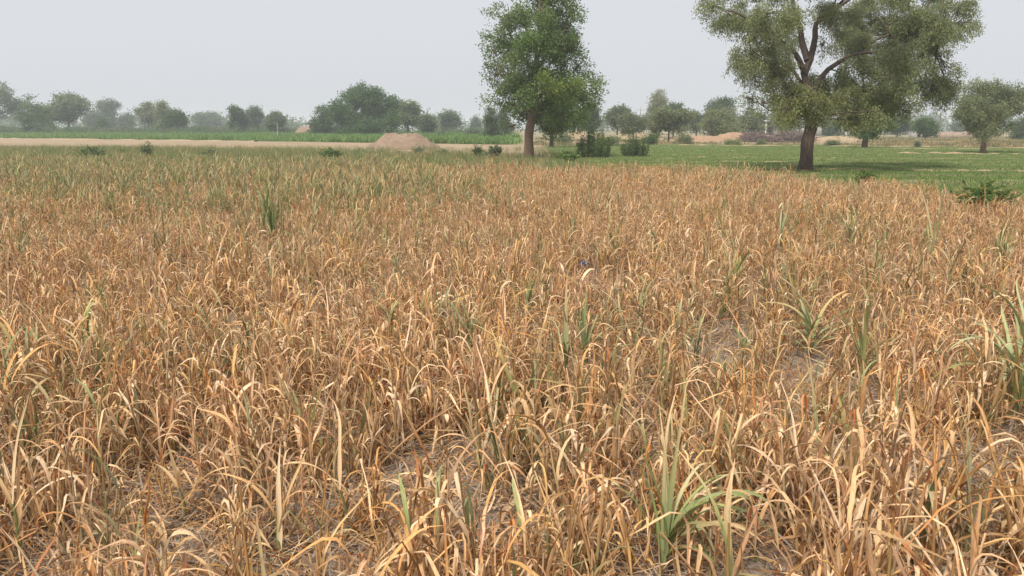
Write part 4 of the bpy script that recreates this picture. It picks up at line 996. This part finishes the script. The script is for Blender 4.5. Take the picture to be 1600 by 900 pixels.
weed('green weed patch in the weedy ground at far left', 144, 254, 1.5, 0.85, 0.14, 0.06, 900, MIDG + GREYG, 65)
weed('tall feathery weed standing above the weedy ground at left', 231, 250, 0.8, 1.0, 0.22, 0.035, 620, GREYG + OLIVE, 66)
weed('green weed clump at the crop edge left of the mound', 516, 254, 1.4, 0.75, 0.16, 0.06, 1000, MIDG + GREYG[:1], 67)
weed('grey green tuft right before the foot of the mound', 654, 243, 1.0, 0.5, 0.16, 0.04, 640, GREYG + PALEO, 68)
weed('second grey green tuft right of the mound, smaller', 692, 243, 0.9, 0.4, 0.16, 0.04, 520, GREYG + PALEO, 69)
weed('olive weed spray between crop and left bare field', 330, 250, 1.4, 0.6, 0.18, 0.04, 560, GREYG + OLIVE, 70)
weed('sprawling green weed at the crop edge, right of the thick trunk', 1352, 292, 0.7, 0.45, 0.11, 0.05, 500, MIDG[:2], 73)
weed('small dark weed in the gap left of the feathery tall weed', 192, 246, 0.8, 0.5, 0.12, 0.05, 140, MIDG[:1] + DARKG, 74)

# ------------------------------------------------------------------ earth works
def mound(name, label, px_, top, width, Y, material, seed, flat=0.45, aspect=0.7, cat='earth mound', kind=None, deep=1.0, zc=0.0):
    H = CAM_H + (200 - top) / F_PX * Y; Wm = width * Y / F_PX
    nr, na = 26, 72; v = []; ss = np.linspace(0, 1, nr)
    an = np.linspace(0, 2 * math.pi, na, endpoint=False)
    for s in ss:
        rr = s * (1 + 0.16 * (vnoise(np.cos(an) * 2 + 20, np.sin(an) * 2 + 20, seed) - 0.5) * 2)
        z = H * np.clip((1 - s) / (1 - flat), 0, 1) ** 0.9 * np.ones(na)
        x = np.cos(an) * rr * Wm / 2; y = np.sin(an) * rr * Wm / 2 * aspect
        nz = (vnoise(x * 1.6 + 30, y * 1.6 + 30, seed + 1) - 0.5) * 0.22 * H + (vnoise(x * 4 + 30, y * 4 + 30, seed + 2) - 0.5) * 0.13 * H
        v.append(np.column_stack([x, y, np.where(s > 0.97, -0.05, np.maximum(z + nz, -0.02) + 0.0 * z)]))
    v = np.concatenate(v)
    i = np.arange(nr - 1)[:, None] * na; j = np.arange(na)[None]; j2 = (j + 1) % na
    f = np.stack([i + j, i + na + j, i + na + j2, i + j2], -1).reshape(-1, 4)
    o = link(name, MB().add(v, f).mesh(name, material, True), None, ((px_ - 800) / F_PX * Y, Y, 0))
    return tag(o, label, cat, None, kind)
mound('earth_mound', 'flat topped heap of dug brown earth on the bare left field', 630, 210, 108, 61, M['mound'], 3)
mound('earth_mound', 'distant small brown earth heap left of the big round tree', 487, 199, 50, 150, M['mound'], 5)
for q, (x, top, w, Y) in enumerate([(1090, 212, 130, 92), (1150, 207, 110, 98), (1215, 211, 130, 96), (1300, 212, 90, 100), (905, 205, 90, 104), (985, 209, 100, 100)]):
    mound('earth_bank', ['reddish earth bank section below the low olive tree', 'highest part of the reddish earth bank beside the brush pile', 'reddish bank section behind the thick trunk',
          'low bank section right of the thick trunk', 'dry earth bank behind the tall dense tree', 'low bank behind the umbrella acacias'][q], x, top, w, Y, M['red_earth'] if q in (0, 1, 2) else M['sandy'], 11 + q, 0.3, 0.35, 'earth bank').__setitem__('group', 'earth banks behind the green field')
# low sandy bunds across the green field and before the tan field
def bund(name, px0, py0, px1, py1, w, h, seed, material):
    a, b = gr(px0, py0), gr(px1, py1); n = 90
    t = np.linspace(0, 1, n)[:, None]; c = a * (1 - t) + b * t
    d = unit(b - a); s = np.array((-d[1], d[0], 0))
    wob = (vnoise(t[:, 0] * 40, t[:, 0] * 0 + 2, seed) - 0.5)[:, None] * w * 0.9
    hh = h * (0.25 + 1.0 * vnoise(t[:, 0] * 30, t[:, 0] * 0 + 7, seed + 1))[:, None]
    up = np.array((0, 0, 1.))
    v = np.stack([c + s * (wob - w) - up * .01, c + s * (wob - w * .4) + up * hh, c + s * (wob + w * .4) + up * hh, c + s * (wob + w) - up * .01], 1).reshape(-1, 3)
    i = np.arange(n - 1)[:, None] * 4; j = np.arange(3)[None]
    f = np.stack([i + j, i + j + 1, i + j + 5, i + j + 4], -1).reshape(-1, 4)
    tag(link(name, MB().add(v, f).mesh(name, material, True)), kind='structure')
bund('field_bund', 1290, 266, 1800, 270, 0.10, 0.07, 1, M['sandy'])
bund('field_bund', 1130, 253, 1800, 259, 0.10, 0.05, 2, M['sandy'])
bund('field_bund', 1060, 246, 1700, 250, 0.12, 0.05, 3, M['sandy'])
bund('field_bund', 1400, 240, 1900, 245, 0.25, 0.12, 4, M['sandy'])
bund('field_bund', 1000, 227, 1450, 230, 0.4, 0.10, 5, M['sandy'])
bund('field_bund', 1380, 232.5, 2000, 236, 0.4, 0.08, 6, M['sandy'])
bund('field_bund', 0, 216.6, 400, 221, 0.5, 0.12, 7, M['sandy'])

def brush_pile(label, px_, top, width, Y, seed):
    r = np.random.default_rng(seed); H = CAM_H + (200 - top) / F_PX * Y; Wm = width * Y / F_PX
    mb = MB()
    for q in range(900):
        x = r.uniform(-.5, .5) * Wm; hmax = H * (1 - (2 * x / Wm) ** 4) * r.uniform(0.6, 1)
        c = np.array((x, r.normal(0, 0.9), hmax * r.random() ** 0.7 + 0.1)); d = unit(r.normal(0, 1, 3) * np.array((1, 1, .55))) * r.uniform(.3, .9)
        c1 = c - d; c2 = c + d; c1[2] = max(c1[2], .03); c2[2] = max(c2[2], .03)
        tube(mb, bez(c1, c + r.normal(0, .15, 3) * np.array((1, 1, .3)), c2, 3), (0.03, 0.024, 0.01), 3, cap=False)
    o = link('brush_pile', mb.mesh('brush_pile', M['thorn']), None, ((px_ - 800) / F_PX * Y, Y, 0)); tag(o, label, 'brush pile', 'piles of cut thorn brush')
M['thorn'] = bark_material('cut_thorn', (0.17, 0.12, 0.11), (0.30, 0.22, 0.20))
brush_pile('purplish brown pile of cut thorn brush left of the thick trunk', 1228, 207, 62, 90, 1)
brush_pile('smaller brown pile of cut brush under the grey olive tree', 1172, 208, 34, 92, 2)

# ------------------------------------------------------------------ distant buildings
def part(name, mat, parent, *boxes):
    mb = MB()
    for b in boxes: box(mb, *b)
    return link(name, mb.mesh(name, mat), parent)
def building(label, px_, Y, w, d, h, mat, windows=2, name='far_building', door=True):
    t = empty(name, ((px_ - 800) / F_PX * Y, Y, 0)); tag(t, label, 'building')
    n = windows + (1 if door else 0)
    # front wall pierced by openings: piers, sills and lintels around them
    xs = np.linspace(-w / 2, w / 2, n + 1) if n else np.array([-w / 2, w / 2])
    bs = [(-w / 2, w / 2, d / 2 - .2, d / 2, -0.3, h), (-w / 2, -w / 2 + .2, -d / 2, d / 2 - .2, -0.3, h), (w / 2 - .2, w / 2, -d / 2, d / 2 - .2, -0.3, h)]
    ow = min(1.0, w / max(n, 1) * 0.45); holes = []
    for q in range(n):
        c = (xs[q] + xs[q + 1]) / 2; z0 = 0.9 if not (door and q == 0) else 0.05; z1 = min(2.1, h * 0.72); holes.append((c, z0, z1))
        bs += [(xs[q] + (0.2 if q == 0 else 0), c - ow / 2, -d / 2, -d / 2 + .2, -0.3, h), (c + ow / 2, xs[q + 1] - (0.2 if q == n - 1 else 0), -d / 2, -d / 2 + .2, -0.3, h),
               (c - ow / 2, c + ow / 2, -d / 2, -d / 2 + .2, z1, h), (c - ow / 2, c + ow / 2, -d / 2, -d / 2 + .2, -0.3, z0)]
    part('wall', mat, t, *bs)
    part('roof', M['grey_wall'], t, (-w / 2 - .25, w / 2 + .25, -d / 2 - .25, d / 2 + .25, h, h + .18))
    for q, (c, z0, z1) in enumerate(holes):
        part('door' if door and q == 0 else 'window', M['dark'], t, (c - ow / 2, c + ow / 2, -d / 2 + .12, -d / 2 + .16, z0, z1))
    return t
pb = empty('porch_building', ((1175 - 800) / F_PX * 130, 130, 0)); tag(pb, 'white porch building with thin columns, half hidden behind the big tree', 'building')
part('wall', M['white_wall'], pb, (-3, 3, 2, 2.2, -.3, 2.6), (-3, -2.8, 0.2, 2, -.3, 2.6), (2.8, 3, .2, 2, -.3, 2.6))
part('roof', M['white_wall'], pb, (-3.3, 3.3, -2, 2.4, 2.6, 2.8))
for x in (-2.8, -0.9, 0.9, 2.8): part('column', M['white_wall'], pb, (x - .12, x + .12, -1.8, -1.56, -.3, 2.6))
building('long grey building behind the thick trunk, seen through hanging leaves', 1296, 165, 9, 5, 2.7, M['grey_wall'], 3)
building('small white shed between two round trees on the right horizon', 1425, 130, 2.6, 2.2, 1.5, M['white_wall'], 1, 'white_shed')
building('tiny grey hut on the distant earth heap left of the big round tree', 494, 170, 1.8, 2, 2.7, M['grey_wall'], 1, 'far_hut', False)
gp = empty('gate_pillar', ((1097 - 800) / F_PX * 135, 135, 0)); tag(gp, 'slim white gate pillar between the dark trees right of the acacias', 'gate pillar')
part('shaft', M['white_wall'], gp, (-.32, .32, -.32, .32, -.3, 2.7)); part('cap', M['white_wall'], gp, (-.42, .42, -.42, .42, 2.7, 2.9))
cw = empty('compound_wall', ((1485 - 800) / F_PX * 128, 128, 0)); tag(cw, 'low tan compound wall with posts on the right horizon', 'wall')
part('wall', M['brick_wall'], cw, (-5.5, 5.5, 0, .23, -.3, 0.95))
for x in np.linspace(-5.6, 5.6, 6): part('post', M['brick_wall'], cw, (x - .18, x + .18, -.08, .3, -.3, 1.1))
cw2 = empty('compound_wall', ((1330 - 800) / F_PX * 190, 190, 0)); tag(cw2, 'long grey wall far behind the low dark tree on the right', 'wall')
part('wall', M['grey_wall'], cw2, (-14, 14, 0, .25, -.3, 1.7)); part('coping', M['white_wall'], cw2, (-14.1, 14.1, -.06, .31, 1.7, 1.8))
# white pole in the left field, poles and a lattice mast on the right
def pole(label, px_, top, Y, r0, mat='grey_wall', arm=False):
    H = CAM_H + (200 - top) / F_PX * Y
    t = empty('utility_pole', ((px_ - 800) / F_PX * Y, Y, 0)); tag(t, label, 'pole')
    mb = MB(); tube(mb, [(0, 0, -.3), (0, 0, H / 2), (0, 0, H)], (r0, r0 * .85, r0 * .6), 8); link('shaft', mb.mesh('shaft', M[mat], True), t)
    if arm: part('crossarm', M['metal'], t, (-.9, .9, -.05 - r0, .05 - r0, H - .6, H - .5))
pole('short pale pole in front of the short grey green tree on the left', 441, 192, 104, 0.07, 'grey_wall')
pole('thin pole with crossarm among the grey acacias', 996, 168, 135, 0.10, 'grey_wall', True)
pole('thin faint pole with crossarm near the tan compound wall', 1463, 182, 170, 0.12, 'grey_wall', True)
pt = empty('pylon', ((1457 - 800) / F_PX * 330, 330, 0)); tag(pt, 'faint lattice power pylon on the right horizon', 'pylon')
H = CAM_H + 29 / F_PX * 330
mb = MB()
for sx_, sy_ in ((-1, -1), (1, -1), (1, 1), (-1, 1)): tube(mb, [(sx_ * .9, sy_ * .9, -.3), (sx_ * .18, sy_ * .18, H)], (.06, .05), 4)
for q in range(8):
    z0, z1 = H * q / 8, H * (q + 1) / 8; w0 = .9 - .72 * q / 8; w1 = .9 - .72 * (q + 1) / 8
    tube(mb, [(-w0, -w0, z0), (w1, -w1, z1)], .04, 3); tube(mb, [(w0, -w0, z0), (-w1, -w1, z1)], .04, 3); tube(mb, [(-w0, w0, z0), (w1, w1, z1)], .04, 3)
link('lattice', mb.mesh('lattice', M['metal']), pt)
for z in (.74, .86, .97): part('crossarm', M['metal'], pt, (-1.5, 1.5, -.05, .05, H * z, H * z + .1))

# ------------------------------------------------------------------ green crops, grass and weeds (stuff)
def tuft(seed, n, L, w, spread, cols, bend=(10, 70)):
    r = np.random.default_rng(seed); mb = MB()
    for q in range(n):
        c = np.asarray(cols[r.integers(len(cols))]) * r.uniform(0.8, 1.25)
        blade(mb, r, (r.normal(0, spread), r.normal(0, spread), 0), r.uniform(0, 6.28), r.uniform(0.05, 0.6), L * r.uniform(0.5, 1.1), w, R(r.uniform(*bend)), None, 3, 0.3, 0, 0, c, c, 2)
    return mb.mesh('tuft_mesh', M['leaf'])
FIELDG = [(0.155, 0.235, 0.065), (0.19, 0.265, 0.075), (0.22, 0.285, 0.095)]
DULLG = [(0.25, 0.28, 0.11), (0.30, 0.30, 0.15), (0.20, 0.25, 0.09)]
gt = [tuft(700 + i, 18, 0.10, 0.018, 0.10, FIELDG if i < 3 else DULLG) for i in range(5)]
n = 60000
yy = 14 + 62 * R0.random(n) ** 1.25
GP = np.column_stack([R0.uniform(0.02, 0.85, n) * yy, yy, np.zeros(n)])
gpx, gpy = to_px(GP)
far_line = np.interp(gpx, [852, 1000, 1250, 1420, 1800, 2600], [228, 226, 226, 229, 236, 236])
ok = (GP[:, 1] > edge_dist(GP[:, 0], GP[:, 1]) + 0.9) & (gpx > 855 + R0.uniform(-10, 30, n)) & (gpy > far_line)
# drilled in lines across the view, with thin spots
row = np.abs(((GP[:, 1] + 0.04 * GP[:, 0]) / 2.6) % 1 - 0.5)
ok &= (row > 0.10) & (vnoise(GP[:, 0] * 0.25, GP[:, 1] * 0.6, 61) + R0.random(n) * 0.5 > 0.38)
GP = GP[ok]; n = len(GP)
scatter('green_grass', gt, GP, np.column_stack([np.zeros((n, 2)), R0.uniform(0, 6.28, n)]), R0.uniform(0.7, 1.3, n), np.where(np.sin(GP[:, 1] * 1.7 + 2 * vnoise(GP[:, 0] * 0.1, GP[:, 1] * 0.1, 66)) + R0.normal(0, 0.4, n) > 0.35, R0.integers(3, 5, n), R0.integers(0, 3, n)))
gt2 = [tuft(720 + i, 40, 0.6, 0.06, 0.35, [(0.15, 0.26, 0.07), (0.18, 0.29, 0.08), (0.21, 0.30, 0.10)]) for i in range(4)]
n = 16000
yy = 62 + 120 * R0.random(n) ** 1.3
GP = np.column_stack([R0.uniform(-0.80, 0.0, n) * yy, yy, np.zeros(n)]); gpx, gpy = to_px(GP)
ok = (gpy < np.interp(gpx, [-200, 0, 400, 795], [215, 216.3, 220.5, 226]) ) & (gpy > 204)
GP = GP[ok]; n = len(GP)
scatter('green_crop', gt2, GP, np.column_stack([np.zeros((n, 2)), R0.uniform(0, 6.28, n)]), R0.uniform(0.9, 1.8, n), R0.integers(0, 4, n))
ug = []
for q in range(5):
    r = np.random.default_rng(800 + q)
    lb = [(np.array((r.normal(0, .6), r.normal(0, .4), 0.5)), (0.7, 0.6, 0.5), 1.0, 0) for _ in range(3)]
    m_, _ = foliage(lb, 420, 0.22, 0.13, [GREYG + MIDG[:2] if q < 3 else OLIVE + GREYG], 810 + q, 7, boughs=6)
    for a in m_.v: a[:, 2] = np.maximum(a[:, 2], 0.0)
    ug.append(m_.mesh('undergrowth_mesh', M['leaf']))
n = 5200
yy = 150 + 70 * R0.random(n)
GP = np.column_stack([R0.uniform(-0.85, 0.62, n) * yy, yy, np.zeros(n)]); gpx, gpy = to_px(GP)
ok = (vnoise(GP[:, 0] * 0.07 + 50, GP[:, 1] * 0.12, 91) + 0.25 * R0.random(n) > np.where(gpx < 420, 0.60, 0.78)) & (gpx < 760)
GP = GP[ok]; n = len(GP)
scatter('undergrowth', ug, GP, np.column_stack([np.zeros((n, 2)), R0.uniform(0, 6.28, n)]), R0.uniform(0.6, 1.35, n), R0.integers(0, 5, n))
# weeds: the verge between crop and bare field, and between the sparse plants on the left
gt3 = [tuft(740 + i, 24, 0.44, 0.014, 0.14, [(0.20, 0.25, 0.09), (0.26, 0.27, 0.12), (0.15, 0.21, 0.07)] if i < 3 else [(0.45, 0.32, 0.16), (0.36, 0.25, 0.12)]) for i in range(5)]
n = 42000
yy = 12 + 48 * R0.random(n) ** 1.1
GP = np.column_stack([R0.uniform(-0.85, 0.1, n) * yy, yy, np.zeros(n)]); gpx, gpy = to_px(GP)
vl = np.interp(gpx, [-200, 0, 400, 830], [231, 234, 238, 243])
ed = edge_dist(GP[:, 0], GP[:, 1])
inside = GP[:, 1] < ed
pr = np.where(gpy < vl, np.where(gpy > vl - 6, 0.55 * np.clip((560 - gpx) / 400, 0.1, 1), 0.08), np.where(inside, np.clip((GP[:, 1] - 13) / 18, 0, 1) * np.clip((620 - gpx) / 500, 0, 1) * 0.8, 0.75 * np.clip((900 - gpx) / 600, 0.15, 1)))
ok = (gpy > vl - 9) & (R0.random(n) < pr) & (vnoise(GP[:, 0] * 0.5, GP[:, 1] * 0.5, 71) + R0.random(n) * 0.5 > 0.55)
GP = GP[ok]; n = len(GP)
scatter('weeds', gt3, GP, np.column_stack([np.zeros((n, 2)), R0.uniform(0, 6.28, n)]), R0.uniform(0.6, 1.3, n), np.where(R0.random(n) < 0.8, R0.integers(0, 3, n), R0.integers(3, 5, n)))
# dry grass and scrub over the banks and the far right fields
gt4 = [tuft(760 + i, 24, 0.32, 0.03, 0.25, [(0.40, 0.30, 0.16), (0.30, 0.25, 0.12)] if i < 2 else [(0.16, 0.17, 0.075), (0.20, 0.19, 0.09)]) for i in range(4)]
n = 9000
yy = 66 + 60 * R0.random(n)
GP = np.column_stack([R0.uniform(0.03, 0.75, n) * yy, yy, np.zeros(n)]); gpx, gpy = to_px(GP)
ok = (gpy < np.interp(gpx, [852, 1000, 1250, 1420, 1800, 2600], [228, 226, 226, 229, 235, 236]) + 0.6) & (vnoise(GP[:, 0] * 0.12, GP[:, 1] * 0.3, 81) > 0.62)
GP = GP[ok]; n = len(GP)
scatter('dry_scrub', gt4, GP, np.column_stack([np.zeros((n, 2)), R0.uniform(0, 6.28, n)]), R0.uniform(0.6, 1.5, n), R0.integers(0, 4, n))

# a far wooded belt that reads as one mass
r = np.random.default_rng(9); lobes = []
for q in range(150):
    Y = r.uniform(300, 420); x = r.uniform(-0.85, 0.85) * Y; h = r.uniform(3.0, 7.0) * (0.6 + 0.8 * float(vnoise(np.array([x * 0.02 + 50]), np.array([3.0]), 4)[0]))
    lobes.append((np.array((x, Y, h * 0.5)), (r.uniform(5, 12), 5, h * 0.55), 1.0, 0))
mb, _ = foliage(lobes, 52000, 1.1, 0.7, [GREYG + DARKG[:1]], 90, 8)
for a in mb.v: a[:, 2] = np.maximum(a[:, 2], 0.05)
tag(link('far_woods', mb.mesh('far_woods', M['leaf'])), kind='stuff')

# ------------------------------------------------------------------ haze
hb = MB(); box(hb, -1520, 1520, -1520, 1520, -1.2, 14.5)
k = NT('haze_air')
pv = k.n('VolumePrincipled'); pv.inputs['Color'].default_value = (0.86, 0.93, 1.0, 1)
pv.inputs['Density'].default_value = 0.0011; pv.inputs['Anisotropy'].default_value = 0.2
k.l(pv.outputs[0], k.out.inputs['Volume'])
hz = link('haze', hb.mesh('haze', k.m)); tag(hz, kind='stuff')
